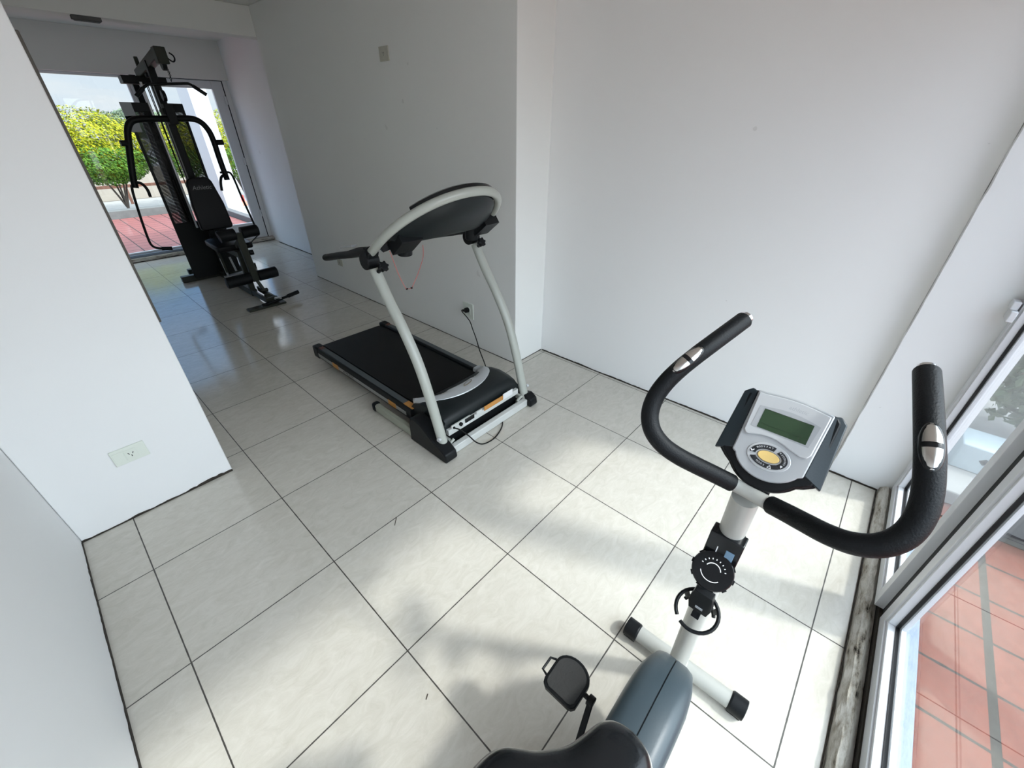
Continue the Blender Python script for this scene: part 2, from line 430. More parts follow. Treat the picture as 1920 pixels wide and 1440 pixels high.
# ================================================================== SETTING
sbox('floor', (-.32, -2.17, -.12), (2.78, 5.42, 0), M['floor'], label='cream square porcelain floor tiles with thin dark joints')
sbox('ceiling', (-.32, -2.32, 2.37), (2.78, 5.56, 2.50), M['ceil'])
sbox('wall_left', (-.30, -2.30, 0), (-.173, .50, 2.37), M['wall'], label='white wall at the left edge')
sbox('wall_partition', (-.172, .376, 0), (.41, .53, 2.37), M['wall'], .004, label='white partition with a double socket near its foot')
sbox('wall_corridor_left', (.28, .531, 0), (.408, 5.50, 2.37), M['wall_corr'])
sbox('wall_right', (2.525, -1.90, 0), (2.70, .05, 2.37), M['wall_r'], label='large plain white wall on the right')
def pillar():
    bm = bm_new(); box(bm, (2.462, -2.225, 0), (2.71, -1.901, 2.37))
    es = [e for e in bm.edges if abs(e.verts[0].co.z-e.verts[1].co.z) > .5]
    bmesh.ops.subdivide_edges(bm, edges=es, cuts=40, use_grid_fill=True)
    for v in bm.verts:   # uneven plaster edge
        if v.co.x < 2.5 and v.co.y > -2 and .02 < v.co.z < 2.35:
            v.co.x += .004*mnoise.noise((v.co.z*9, 1, 0)); v.co.y += .004*mnoise.noise((v.co.z*13, 5, 0))
    struct('wall_pillar', bm, M['wall'], label='white plastered pier beside the near window')
pillar()
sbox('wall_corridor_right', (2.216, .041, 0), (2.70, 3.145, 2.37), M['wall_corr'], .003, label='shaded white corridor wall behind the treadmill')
sbox('wall_end_right', (2.61, 3.146, 0), (2.76, 5.15, 2.37), M['wall'], label='bright white wall beside the far door')
sbox('wall_end_jamb', (2.580, 5.445, .05), (2.6345, 5.54, 1.9745), M['wall'])
sbox('wall_end_pilaster', (2.635, 5.151, 0), (2.76, 5.54, 2.37), M['wall'])
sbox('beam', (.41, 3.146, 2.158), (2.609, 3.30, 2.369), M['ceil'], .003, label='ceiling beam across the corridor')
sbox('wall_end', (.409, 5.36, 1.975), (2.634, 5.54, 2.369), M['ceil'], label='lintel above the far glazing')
def lintel():
    bm = bm_new(); box(bm, (-.172, -2.30, 2.216), (2.461, -2.11, 2.369)); box(bm, (1.66, -2.30, 2.06), (2.461, -2.11, 2.2155)); struct('wall_window_lintel', bm, M['wall'])
lintel()

def ragged(name, p0, p1, nrm, hmin, hmax, seed, step=.012, deep=.003, mat_=None, patch=1.0, plabel=None):
    """strip of grime with a broken upper edge along the foot of a wall"""
    rnd = random.Random(seed)
    p0, p1, nrm = V(p0), V(p1), V(nrm)
    n = max(2, int((p1-p0).length/step)); bm = bm_new(); rows = []
    h = hmin
    for i in range(n+1):
        t = i/n; q = p0.lerp(p1, t)
        big = .5+.5*mnoise.noise((t*(p1-p0).length*5+seed, seed, 0))
        target = hmin+(hmax-hmin)*max(0, big*1.5-.35)*rnd.random()**.8
        h = h*.35+target*.65
        rows.append([bm.verts.new(q+nrm*deep), bm.verts.new(q+nrm*deep+V((0,0,h))), bm.verts.new(q+V((0,0,h*.98)))])
    for a, b in zip(rows, rows[1:]):
        bm.faces.new([a[0], b[0], b[1], a[1]]); bm.faces.new([a[1], b[1], b[2], a[2]])
    return struct(name, bm, mat_ or M['grime'], smooth=0, label=plabel)
ragged('baseboard_left', (-.173, .372, 0), (-.173, -1.2, 0), (1,0,0), .006, .028, 1, plabel='dark broken plaster line along the foot of the left wall')
ragged('baseboard_partition', (-.172, .376, 0), (.41, .376, 0), (0,-1,0), .004, .026, 2)
ragged('baseboard_right', (2.525, .03, 0), (2.525, -1.9, 0), (-1,0,0), .006, .018, 3)
ragged('baseboard_back', (2.218, .041, 0), (2.523, .041, 0), (0,-1,0), .003, .007, 4)
ragged('baseboard_pillar', (2.462, -1.90, 0), (2.462, -2.10, 0), (-1,0,0), .006, .022, 5)
ragged('baseboard_corridor', (2.216, .05, 0), (2.216, 3.14, 0), (-1,0,0), .003, .008, 6)
ragged('baseboard_end', (2.61, 3.15, 0), (2.61, 5.15, 0), (-1,0,0), .008, .016, 7)

# worn strip on the free end of the partition
bm = bm_new(); box(bm, (.409, .44, .80), (.424, .50, 1.74)); struct('trim_1', bm, M['jamb'], .003, label='worn brown strip on the partition end')

# ---------------------------------------------------------------- near window wall
def cement_curb():
    bm = bm_new()
    n = 90
    rows = []
    for i in range(n+1):
        x = -.17+i*(2.46+.17)/n
        j = lambda k, a: a*mnoise.noise((x*14, k, 0))
        rows.append([bm.verts.new(V(p)) for p in ((x,-2.100+j(1,.006),0),(x,-2.103+j(2,.006),.026+j(3,.007)),(x,-2.115+j(4,.008),.043+j(5,.008)),(x,-2.132+j(6,.006),.046+j(7,.007)),(x,-2.152,.028),(x,-2.152,0))])
    for a, b in zip(rows, rows[1:]):
        for k in range(5): bm.faces.new([a[k], b[k], b[k+1], a[k+1]])
    for r in (rows[0], rows[-1]): bm.faces.new(r)
    struct('trim_2', bm, M['plaster'], smooth=25, label='rough cement kerb along the near window')
cement_curb()
ragged('trim_3', (2.46, -2.098, 0), (-.17, -2.098, 0), (0,1,0), .005, .017, 11, plabel='black gap at the foot of the cement kerb')
bm = bm_new(); box(bm, (-.17, -2.168, .0), (2.46, -2.1535, .055)); struct('trim_4', bm, M['grime'], label='dark joint between kerb and window frame')
bm = bm_new(); box(bm, (-.17, -2.262, -.02), (2.46, -2.169, .062)); struct('trim_5', bm, M['sill'], .004, label='pale blue outer sill below the near window')

def panel(name, x0, x1, yf, z0, z1, label, gap=True, fw=.055, side=None):
    """aluminium sash: stepped frame, black gasket, glazing bead, pane. yf = face towards the room, glass further out (-y)"""
    root = bpy.data.objects.new(name, None); C.objects.link(root); root.location = ((x0+x1)/2, yf, z0); root['kind'] = 'structure'; root['label'] = label
    def ring(bm, i0, i1, ya, yb):
        # rectangular ring between insets i0 and i1, depth ya..yb, mitred
        o = [(x0+i0, z0+i0), (x1-i0, z0+i0), (x1-i0, z1-i0), (x0+i0, z1-i0)]
        q = [(x0+i1, z0+i1), (x1-i1, z0+i1), (x1-i1, z1-i1), (x0+i1, z1-i1)]
        for k in range(4):
            l = (k+1) % 4
            pts = [o[k], o[l], q[l], q[k]]
            a = [bm.verts.new((p[0], ya, p[1])) for p in pts]; b = [bm.verts.new((p[0], yb, p[1])) for p in pts]
            bm.faces.new(a); bm.faces.new(b[::-1])
            for t in range(4): bm.faces.new([a[t], a[(t+1)%4], b[(t+1)%4], b[t]])
    bm = bm_new(); ring(bm, 0, fw-.012, yf, yf-.05); ring(bm, fw-.0125, fw, yf-.006, yf-.05)
    fr = obj('window_frame', bm, M['frame'], root, bevel=.0012)
    bm = bm_new(); ring(bm, fw-.001, fw+.0035, yf-.026, yf-.036); obj('gasket', bm, M['gasket'], root)
    bm = bm_new(); ring(bm, fw, fw+.014, yf-.0365, yf-.048); obj('glazing_bead', bm, M['frame'], root)
    bm = bm_new(); box(bm, (x0+fw-.005, yf-.0345, z0+fw-.005), (x1-fw+.005, yf-.0305, z1-fw+.005)); obj('pane', bm, M['glass'], root, smooth=0)
    return root
panel('window_1', 1.700, 2.455, -2.138, .055, 2.055, 'white framed far pane of the near window')
panel('window_2', -.165, 1.655, -2.158, .055, 2.212, 'wide white framed near pane of the near window')
bm = bm_new(); box(bm, (1.6555, -2.205, .05), (1.6995, -2.164, 2.06)); struct('trim_6', bm, M['gasket'], label='black joint between the near window panes')
def hinge():
    bm = bm_new(); box(bm, (2.395, -2.137, .915), (2.462, -2.118, .955)); box(bm, (2.41, -2.133, .955), (2.455, -2.112, .985))
    tag(obj('hinge', bm, M['frame'], None, bevel=.003), 'small white hinge block at the top of the near window frame by the pier', 'hinge')
hinge()

# ---------------------------------------------------------------- far glazing
bm = bm_new(); box(bm, (.409, 5.37, 0), (2.634, 5.54, .05)); struct('trim_8', bm, M['plaster'], .006, label='low cement threshold under the far glazing')
bm = bm_new(); box(bm, (.409, 5.40, .051), (1.60, 5.50, .082)); struct('trim_9', bm, M['sill'], .004, label='pale rail of the far glazing')
ragged('trim_10', (2.62, 5.368, 0), (.42, 5.368, 0), (0,-1,0), .006, .018, 21, step=.02)
def far_door():
    x0, x1, z0, z1, y = 1.60, 2.565, .052, 1.968, 5.43
    root = bpy.data.objects.new('door_1', None); C.objects.link(root); root.location = (x0, y, z0); root['kind'] = 'structure'
    root['label'] = 'white framed glass door at the far end'
    bm = bm_new()
    box(bm, (x0, y, z0), (x0+.10, y+.05, z1)); box(bm, (x1-.125, y, z0), (x1, y+.05, z1))
    box(bm, (x0+.1001, y, z1-.085), (x1-.1251, y+.05, z1)); box(bm, (x0+.1001, y, z0), (x1-.1251, y+.05, z0+.22))
    obj('door_frame', bm, M['frame'], root, bevel=.004)
    bm = bm_new()
    for z in (.34, 1.02, 1.72): box(bm, (x1-.022, y-.014, z), (x1+.004, y-.0005, z+.09))
    obj('hinge', bm, M['frame'], root, bevel=.002)
    bm = bm_new(); box(bm, (x0+.09, y+.022, z0+.2), (x1-.115, y+.028, z1-.08)); obj('pane', bm, M['glass'], root, smooth=0)
far_door()
bm = bm_new(); box(bm, (2.5655, 5.44, .05), (2.5795, 5.50, 1.974)); box(bm, (1.55, 5.44, 1.9685), (2.565, 5.50, 1.9745)); struct('trim_11', bm, M['gasket'], label='dark joint around the far door')
def far_window():
    root = bpy.data.objects.new('window_4', None); C.objects.link(root); root.location = (.41, 5.45, .08); root['kind'] = 'structure'
    root['label'] = 'large clear far window left of the glass door'
    bm = bm_new(); box(bm, (.41, 5.44, 1.950), (1.598, 5.48, 1.974)); box(bm, (.41, 5.44, .0825), (.43, 5.48, 1.95)); box(bm, (1.578, 5.44, .0825), (1.598, 5.48, 1.95)); box(bm, (.4301, 5.44, .0825), (1.5779, 5.48, .105))
    obj('window_frame', bm, M['frame'], root, bevel=.003)
    bm = bm_new(); box(bm, (.425, 5.458, .1), (1.585, 5.463, 1.955)); obj('pane', bm, M['glass'], root, smooth=0)
far_window()

# small dark fitting on the end zone ceiling
bm = bm_new(); box(bm, (.985, 3.15, 2.134), (1.150, 3.205, 2.1579)); box(bm, (.995, 3.155, 2.128), (1.140, 3.200, 2.1345))
tag(obj('ceiling_lamp', bm, M['conc_dk'], None, bevel=.004), 'small dark unlit fitting under the ceiling beam', 'lamp')

# ---------------------------------------------------------------- sockets
def socket(name, label, m, w, h, material, modules, cat='socket', dark=None):
    root = thing(name, label, cat, m.translation)
    bm = bm_new(); box(bm, (-w/2, -h/2, 0), (w/2, h/2, .007), m); obj('cover_plate', bm, material, root, bevel=.002)
    for (cx, cy, mw_, mh, holes) in modules:
        bm = bm_new(); box(bm, (cx-mw_/2, cy-mh/2, .006), (cx+mw_/2, cy+mh/2, .0095), m); ins = obj('socket_insert', bm, material, root, bevel=.001)
        if holes:
            bm = bm_new()
            for (hx, hy, rot) in holes:
                k = m @ Matrix.Translation((cx+hx, cy+hy, .0094)) @ Matrix.Rotation(math.radians(rot), 4, 'Z')
                box(bm, (-.0014, -.0045, 0), (.0014, .0045, .0006), k)
            obj('slot', bm, M['dark_hole'], ins, smooth=0)
    return root
slots = [(-.007, .004, 30), (.007, .004, -30), (0, -.008, 0)]
socket('wall_socket', 'ivory socket plate on the white partition at the left', frame((.112, .3755, .315), (1,0,0), (0,0,1)), .116, .076, M['socket'], [(.004, 0, .040, .046, slots), (-.036, 0, .034, .05, None)])
socket('wall_socket', 'wall socket behind the treadmill with the black plug in it', frame((2.2155, .522, .290), (0,-1,0), (0,0,1)), .110, .125, M['socket'], [(0, 0, .05, .06, slots)])
socket('wall_socket', 'aged socket plate high on the corridor wall', frame((2.2155, 1.205, 1.897), (0,-1,0), (0,0,1)), .105, .078, M['socket_old'], [(0, 0, .05, .05, slots)])
socket('wall_socket', 'small low socket on the corridor wall under the treadmill handle tip', frame((2.2155, 2.49, .285), (0,-1,0), (0,0,1)), .10, .07, M['socket_old'], [(0, 0, .05, .05, slots)])

def fragment(a, b, w, label):
    bm = bm_new(); boxbar(bm, a, b, w, .0012); tag(obj('leaf_fragment', bm, M['bark'], None), label, 'debris')
fragment((.798, -.503, .0012), (.768, -.533, .0012), .003, 'tiny dark leaf sliver on a tile joint in front of the treadmill')
fragment((.468, -1.150, .0012), (.455, -1.158, .0012), .003, 'tiny brown leaf crumb on the floor left of the bike pedal')

# ================================================================== EXERCISE BIKE
Y0 = -1.697
bike = thing('exercise_bike', 'grey and black upright exercise bike by the near window', 'exercise bike', (.62, Y0, 0))
def stab(x0, x1, ya, yb, z, lab):
    bm = bm_new(); cyl(bm, (x0, ya, z), (x1, yb, z), .0255, segs=24)
    s = obj('stabilizer', bm, M['tube'], bike)
    for (px, py, d) in ((x0, ya, 1), (x1, yb, -1)):
        bm = bm_new(); sweep(bm, [(px, py+d*.012, z), (px, py-d*.030, z), (px, py-d*.034, z)], [.0305, .0305, .026], 20)
        box(bm, (px-.02, min(py-d*.03, py+d*.01), .0005), (px+.02, max(py-d*.03, py+d*.01), .02))
        obj('end_cap', bm, M['plastic'], s, bevel=.002)
stab(1.056, 1.066, -1.525, -1.885, .034, 'front')
stab(.20, .20, -1.525, -1.885, .034, 'rear')
bm = bm_new(); boxbar(bm, (.22, Y0, .085), (1.04, Y0, .085), .045, .05); cyl(bm, (1.03, Y0, .06), (1.065, Y0, .045), .022)
obj('frame_rail', bm, M['tube'], bike, bevel=.004)
PB, PT = V((1.018, Y0+.004, .075)), V((.866, Y0+.006, .957))
bm = bm_new(); cyl(bm, PB, PT, .0250, .0225, segs=28)
post = obj('handlebar_post', bm, M['tube'], bike)
bm = bm_new(); boxbar(bm, (.985, Y0+.012, .19), (1.0, Y0+.012, .10), .004, .012, up=(1,0,0)); obj('weld_plate', bm, M['silver_lt'], bike, bevel=.001)
# shroud
def shroud():
    cx, cz, r = .65, .30, .228
    prof = []
    for a in range(-62, 91, 8): prof.append((cx+r*math.cos(math.radians(a)), cz+r*math.sin(math.radians(a))))
    prof += [(.57, .522), (.48, .505), (.40, .48), (.34, .45), (.30, .40), (.285, .33), (.30, .24), (.33, .15), (.36, .09), (.42, .065), (.60, .06), (.70, .065)]
    bm = bm_new()
    yc = Y0; hw = .061
    # section half widths at rising inset -> rounded flanks
    steps = [(-1, .050), (-.93, .022), (-.80, .006), (-.5, 0), (-.019, 0), (-.018, .005), (.018, .005), (.019, 0), (.5, 0), (.80, .006), (.93, .022), (1, .050)]
    n = len(prof); mx = sum(p[0] for p in prof)/n; mz = sum(p[1] for p in prof)/n
    rings = []
    for t, ins in steps:
        ring_ = []
        for (px, pz) in prof:
            d = V((px-mx, pz-mz)); l = d.length; q = d*(max(.02, l-ins)/l)
            # nose narrows towards the front
            f = 1-.32*max(0, min(1, (px-.74)/.14))**1.6
            ring_.append(V((mx+q.x, yc+t*hw*f if abs(t) > .02 else yc+math.copysign(.0013, t), mz+q.y)))
        rings.append(ring_)
    loft(bm, rings)
    s = obj('shroud', bm, M['slate'], bike, smooth=50)
    bm = bm_new()
    for (px, pz), (qx, qz) in zip(prof[6:26], prof[7:27]):
        d = (V((px-mx, pz-mz))).normalized(); e = (V((qx-mx, qz-mz))).normalized()
        a = V((px-d.x*.0030, yc, pz-d.y*.0030)); b = V((qx-e.x*.0030, yc, qz-e.y*.0030))
        boxbar(bm, a, b, .0016, .003, up=(d.x, 0, d.y))
    obj('seam', bm, M['seam'], s, smooth=0)
shroud()
# tension knob
def knob():
    ax = (PT-PB).normalized()
    c = PB.lerp(PT, .812)
    nrm = V((-.62, 0, .785)).normalized()
    bm = bm_new()
    sweep(bm, [c-ax*.050, c-ax*.045, c+ax*.040, c+ax*.046], [.0275, .0285, .0285, .0275], 24)
    # housing on the rider side of the post, its upper face sloping
    n2 = (V((-1,0,0))-ax*V((-1,0,0)).dot(ax)).normalized()
    mh = frame(c-V((0,-.030,0)), ax, n2, V((0,-1,0)))
    prism(bm, [(-.050,.0),(.064,.0),(.066,.026),(.040,.035),(.006,.045),(-.034,.044)], mh, 0, .060)
    k = obj('tension_knob', bm, M['plastic_gl'], bike, bevel=.002)
    vv = nrm.cross(V((0,-1,0))).normalized()
    d = c+n2*.060-ax*.004
    md = frame(d, (0,-1,0), nrm.cross(V((0,-1,0))).normalized(), nrm)
    bm = bm_new(); prof = [(.033, 0), (.0368, .003), (.0368, .016), (.0350, .019)]
    lathe(bm, prof, md, 40)
    for j in range(10):
        a = 2*math.pi*j/10
        box(bm, (.034, -.0045, .001), (.0388, .0045, .016), md @ Matrix.Rotation(a, 4, 'Z'))
    dial = obj('dial', bm, M['plastic_gl'], k, smooth=30)
    def arc(r, a0, a1, w, n=16):
        bm = bm_new(); pr = None
        for i in range(n+1):
            a = math.radians(a0+(a1-a0)*i/n); cur = [bm.verts.new(md @ V((rr*math.cos(a), rr*math.sin(a), .0193))) for rr in (r-w/2, r+w/2)]
            if pr: bm.faces.new([pr[0], cur[0], cur[1], pr[1]])
            pr = cur
        obj('dial_print', bm, M['ink'], dial, smooth=0)
    arc(.0135, 20, 160, .0016); arc(.0205, 205, 320, .0014)
    for j in range(9):
        a = math.radians(165-j*18); bm = bm_new()
        box(bm, (-.0008, -.0013, .0192), (.0008, .0013, .0195), md @ Matrix.Rotation(a-math.pi/2, 4, 'Z') @ Matrix.Translation((0, .0215, 0))); obj('dial_mark', bm, M['ink'], dial, smooth=0)
    e1 = (ax*(.006-.066)+n2*(.045-.026)).normalized(); up3 = V((0,-1,0)).cross(-e1).normalized()
    m = frame(c+ax*.066+n2*.026, V((0,-1,0)), -e1, up3)
    bm = bm_new(); box(bm, (-.0098, -.048, .0005), (-.0082, -.026, .0013), m); obj('pointer_mark', bm, M['ink'], k, smooth=0)
    bm = bm_new(); box(bm, (.006, -.054, .0002), (.021, -.024, .0022), m); obj('dial_window', bm, mat('blue_grey_tab', (.14, .24, .34), .3), k, bevel=.001)
knob()
# bottle holder
def bottle():
    ax = (PT-PB).normalized(); c = PB.lerp(PT, .588)
    nrm = V((-.50, 0, .866)).normalized()
    bm = bm_new()
    rc = c+V((-.050, 0, -.012)); u = V((0,-1,0)); w = nrm.cross(u).normalized()
    def arc(cn, r, a0, a1, tr, n=30):
        pts = [cn+(u*math.cos(math.radians(a0+(a1-a0)*i/n))+w*math.sin(math.radians(a0+(a1-a0)*i/n)))*r for i in range(n+1)]
        sweep(bm, pts, tr, 8, sx=.7, up=nrm)
    arc(rc, .044, -118, 226, .0060)
    arc(rc-nrm*.055, .036, 20, 160, .006)
    for a in (35, 90, 145):
        p = rc+(u*math.cos(math.radians(a))+w*math.sin(math.radians(a)))*.043
        q = rc-nrm*.055+(u*math.cos(math.radians(a))+w*math.sin(math.radians(a)))*.036
        boxbar(bm, p, q, .012, .004, up=(p-rc).normalized())
    boxbar(bm, rc-nrm*.055+w*.036, rc-nrm*.058-w*.012, .018, .004, up=nrm)
    m = frame(c+V((-.03,0,0)), u, ax)
    prism(bm, [(-.020,-.034),(.020,-.034),(.025,.0),(.019,.052),(-.019,.052),(-.025,0)], m, -.006, .012)
    b = obj('bottle_holder', bm, M['plastic'], bike, bevel=.001)
    bm = bm_new(); box(bm, (-.007,-.016,.0121), (.009,-.008,.0135), m); obj('clip_tab', bm, M['ink_faint'], b, smooth=0)
bottle()
# handlebar: foam covered bars on a bare centre tube
HL = [(.901,-1.660,.943),(.866,-1.632,.974),(.831,-1.605,1.003),(.796,-1.581,1.030),(.783,-1.553,1.041),(.786,-1.524,1.055),(.805,-1.505,1.077),(.825,-1.505,1.104),(.839,-1.516,1.134),(.853,-1.531,1.160),(.873,-1.546,1.180),(.910,-1.556,1.192),(.948,-1.567,1.204),(.987,-1.577,1.216)]
K3 = (.925, .95, .98)
HR = [(.896,-1.729,.940),(.858,-1.752,.972),(.821,-1.777,1.001),(.784,-1.797,1.028),(.767,-1.822,1.039),(.766,-1.854,1.048),(.786,-1.874,1.077),(.803,-1.871,1.105),(.817,-1.862,1.133),(.835,-1.850,1.161),(.859,-1.840,1.181),(.897,-1.834,1.192),(.935,-1.827,1.204),(.973,-1.821,1.214)]
BAR_REF = V((.224, -1.72, 1.503))
HL = [BAR_REF+(V(p)-BAR_REF)*(K3[i] if i < 3 else 1) for i, p in enumerate(HL)]   # bar sits on the rider side of the post
HR = [BAR_REF+(V(p)-BAR_REF)*(K3[i] if i < 3 else 1) for i, p in enumerate(HR)]
def relax(P, it=3):
    P = [V(p) for p in P]
    for _ in range(it): P = [P[0]]+[P[i]*.5+(P[i-1]+P[i+1])*.25 for i in range(1, len(P)-1)]+[P[-1]]
    return P
bm = bm_new(); sweep(bm, spline([HL[1], HL[0], (HL[0]+HR[0])/2+V((.004,0,-.003)), HR[0], HR[1]], 5), .0120, 16)
hb = obj('handlebar', bm, M['tube'], bike)
for H, sgn in ((HL, 1), (HR, -1)):
    P = spline(relax(H), 5); n = len(P)
    bm = bm_new()
    rad = [.0150]*n
    sweep(bm, P, rad, 20)
    g = obj('foam_grip', bm, M['foam'], hb)
    t = (P[-1]-P[-3]).normalized()
    bm = bm_new(); sweep(bm, [P[-1]-t*.004, P[-1]+t*.009, P[-1]+t*.0115], [.0112, .0112, .008], 18); obj('end_plug', bm, M['chrome'], g)
    # pulse sensor: two steel half shells on an oval base, on the side towards the rider
    i0 = int(n*.70); a, b = P[i0-3], P[i0+6]
    mid = (P[i0+1]+P[i0+2])*.5; t = (b-a).normalized()
    face = (V((.224,-1.72,1.503))-mid); face = V((-.55, -.10*sgn, .62)); face = (face-t*face.dot(t)).normalized()
    sd = t.cross(face).normalized()
    def shell(bm, l0, l1, lift, wd, L):
        rings = []
        for k in range(13):
            s = l0+(l1-l0)*k/12
            prof = math.sqrt(max(0.0, 1-(s/L)**2))
            hw = max(.0006, wd*prof)
            rings.append([mid+t*s+sd*(hw*math.cos(q))+face*(.0095+lift*prof*math.sin(q)) for q in [math.pi*j/10 for j in range(11)]])
        loft(bm, rings, cap=False, closed=False)
    bm = bm_new(); shell(bm, -.034, .034, .0085, .0125, .0342); base = obj('sensor_base', bm, M['plastic_gl'], g, smooth=60)
    for (l0, l1) in ((-.0325, -.0035), (.0035, .0325)):
        bm = bm_new(); shell(bm, l0, l1, .0095, .0116, .0327); obj('pulse_sensor', bm, M['sensor'], base, smooth=60, label='steel pulse sensor')
# console
def console():
    U_ = V((.65, 0, .76)).normalized(); Rt = V((0, -1, 0)); Nn = V((-U_.z, 0, U_.x))
    O = V((.856, -1.6965, 1.003))
    m = frame(O, Rt, U_, Nn) @ Matrix.Scale(.93, 4)
    # pedestal
    bm = bm_new(); boxbar(bm, V((.880, Y0, .955)), O+U_*.09-Nn*.040, .045, .025, up=Nn)
    con = obj('console', bm, M['plastic'], bike, bevel=.004)
    # black housing with swept back wings
    bm = bm_new()
    low = [(math.sin(math.radians(a))*.066, .052-math.cos(math.radians(a))*.062) for a in range(-62, 63, 8)]
    back = [(-.080,.036)]+[(-.066,.024)]+[p for p in low if abs(p[0]) < .057]+[(.066,.024)]+[(.080,.034),(.079,.150),(.070,.160),(0,.163),(-.070,.160),(-.078,.150)]
    prism(bm, back, m, -.034, -.010)
    # bevelled upper edge of housing up to the face
    prism(bm, [(p[0]*.93, p[1]) for p in back], m, -.012, -.004)
    hs = obj('housing', bm, M['plastic'], con, bevel=.003)
    # wings
    for s in (-1, 1):
        bm = bm_new()
        w = [(s*.057, .044), (s*.0865, .031), (s*.0815, .152), (s*.070, .163), (s*.060, .158)]
        a = [m @ V((w[0][0], w[0][1], -.001)), m @ V((w[1][0], w[1][1], -.007)), m @ V((w[2][0], w[2][1], -.007)), m @ V((w[3][0], w[3][1], -.009)), m @ V((w[4][0], w[4][1], -.001))]
        b = [p-Nn*.018 for p in a]
        va = [bm.verts.new(p) for p in a]; vb = [bm.verts.new(p) for p in b]
        bm.faces.new(va); bm.faces.new(vb[::-1])
        for i in range(5): bm.faces.new([va[i], va[(i+1)%5], vb[(i+1)%5], vb[i]])
        obj('wing', bm, M['wing'], con, bevel=.002)
    # silver face
    face = [(-.0575,.040)]+[(math.sin(math.radians(a))*.0560, .056-math.cos(math.radians(a))*.0480) for a in range(-66, 67, 6)]+[(.0575,.040),(.0610,.158)]+[(.0610-.122*i/8, .158+.0065*math.sin(math.pi*i/8)) for i in range(1, 8)]+[(-.0590,.160)]
    bm = bm_new(); prism(bm, face, m, -.006, .002)
    fc = obj('face_plate', bm, M['silver'], con, bevel=.002, label='silver face plate')
    # raised screen surround
    sur = [(-.054,.082),(-.050,.077)]+[(-.046+.0115*i, .0755+.0085*math.sin(math.pi*(i)/6)) for i in range(0, 7)]+[(.033,.073),(.041,.0705),(.050,.0725),(.0545,.080),(.0570,.154)]+[(.057-.1135*i/8, .154+.006*math.sin(math.pi*i/8)) for i in range(1, 8)]+[(-.0565,.156)]
    bm = bm_new(); prism(bm, sur, m, .0015, .0050); sc = obj('screen_surround', bm, M['silver_lt'], fc, bevel=.0018)
    bm = bm_new(); prism(bm, [(-.0465,.0925),(.0455,.0905),(.0495,.131)]+[(.0495-.0955*i/6, .131+.0075*math.sin(math.pi*i/6)) for i in range(1, 6)]+[(-.0460,.133)], m, .0047, .0054); obj('bezel', bm, M['silver'], fc, smooth=0)
    bm = bm_new(); box(bm, (-.0370,.0936,.0052), (.0405,.1300,.0058), m); lc = obj('screen', bm, M['lcd'], fc, smooth=0, label='dark green LCD screen')
    bm = bm_new(); box(bm, (-.0370,.1025,.00582), (.0405,.1030,.0060), m)
    for xx in (-.022, -.004, .012, .027): box(bm, (xx, .0945, .00582), (xx+.0005, .1025, .0060), m)
    box(bm, (-.0370,.1290,.00582), (.0405,.1300,.0060), m)
    obj('segment_lines', bm, M['lcd_line'], lc, smooth=0) if False else obj('segment_line', bm, M['lcd_line'], fc, smooth=0)
    # button pod
    cx, cy = -.0005, .0505
    bm = bm_new(); prism(bm, [(cx+.0345*math.cos(a), cy+.0245*math.sin(a)) for a in (2*math.pi*k/40 for k in range(40))], m, .0015, .0035); obj('button_pod', bm, M['silver_lt'], fc, bevel=.0012)
    bm = bm_new(); prism(bm, [(cx+.0178*math.cos(a), cy+.0098*math.sin(a)) for a in (2*math.pi*k/36 for k in range(36))], m, .0030, .0062, .92); obj('button', bm, M['button_y'], fc, smooth=60, label='yellow oval button')
    bm = bm_new(); prism(bm, [(cx+.0186*math.cos(a), cy+.0106*math.sin(a)) for a in (2*math.pi*k/36 for k in range(36))], m, .0030, .0039); obj('button_rim', bm, M['ink_grey'], fc, smooth=60)
    for (a0, a1) in ((78, 186), (-42, 62), (206, 318)):
        bm = bm_new(); o_, i_ = [], []
        for k in range(17):
            a = math.radians(a0+(a1-a0)*k/16)
            o_.append((cx+.0300*math.cos(a), cy+.0200*math.sin(a))); i_.append((cx+.0205*math.cos(a), cy+.0122*math.sin(a)))
        prism(bm, o_+i_[::-1], m, .0030, .0055); obj('button', bm, M['button_k'], fc, bevel=.0008, label='black curved button')
    def curved(word, r, ry, a0, step, size, flip=False):
        for k, ch in enumerate(word):
            a = math.radians(a0-step*k) if not flip else math.radians(a0+step*k)
            rot = a-math.pi/2 if not flip else a+math.pi/2
            text('button_print', ch, size, m @ Matrix.Translation((cx+r*math.cos(a), cy+ry*math.sin(a), .0057)) @ Matrix.Rotation(rot, 4, 'Z'), M['ink'], fc, .0001)
    curved('BODYFAT', .0255, .0163, 146, 9.5, .0042)
    curved('RECOVERY', .0255, .0163, 56, 9.5, .0040)
    curved('MODE', .0255, .0163, 238, 9.5, .0042, True)
    bm = bm_new(); tx, ty = cx+.0075, cy-.0160
    for p, q in (((-.003,-.0022),(.003,-.0022)), ((.003,-.0022),(0,.003)), ((0,.003),(-.003,-.0022))):
        boxbar(bm, m @ V((tx+p[0], ty+p[1], .0057)), m @ V((tx+q[0], ty+q[1], .0057)), .0010, .0003, up=Nn)
    obj('button_icon', bm, M['ink'], fc, smooth=0); bm = bm_new()
    hx, hy = cx-.0268, cy+.0010
    for p, q in (((-.0026,.0016),(-.0004,-.0016)), ((-.0004,-.0016),(.0026,.0026))):
        boxbar(bm, m @ V((hx+p[0], hy+p[1], .0057)), m @ V((hx+q[0], hy+q[1], .0057)), .0014, .0003, up=Nn)
    obj('button_icon', bm, M['ink'], fc, smooth=0); bm = bm_new()
    gx, gy = cx+.0232, cy-.0082
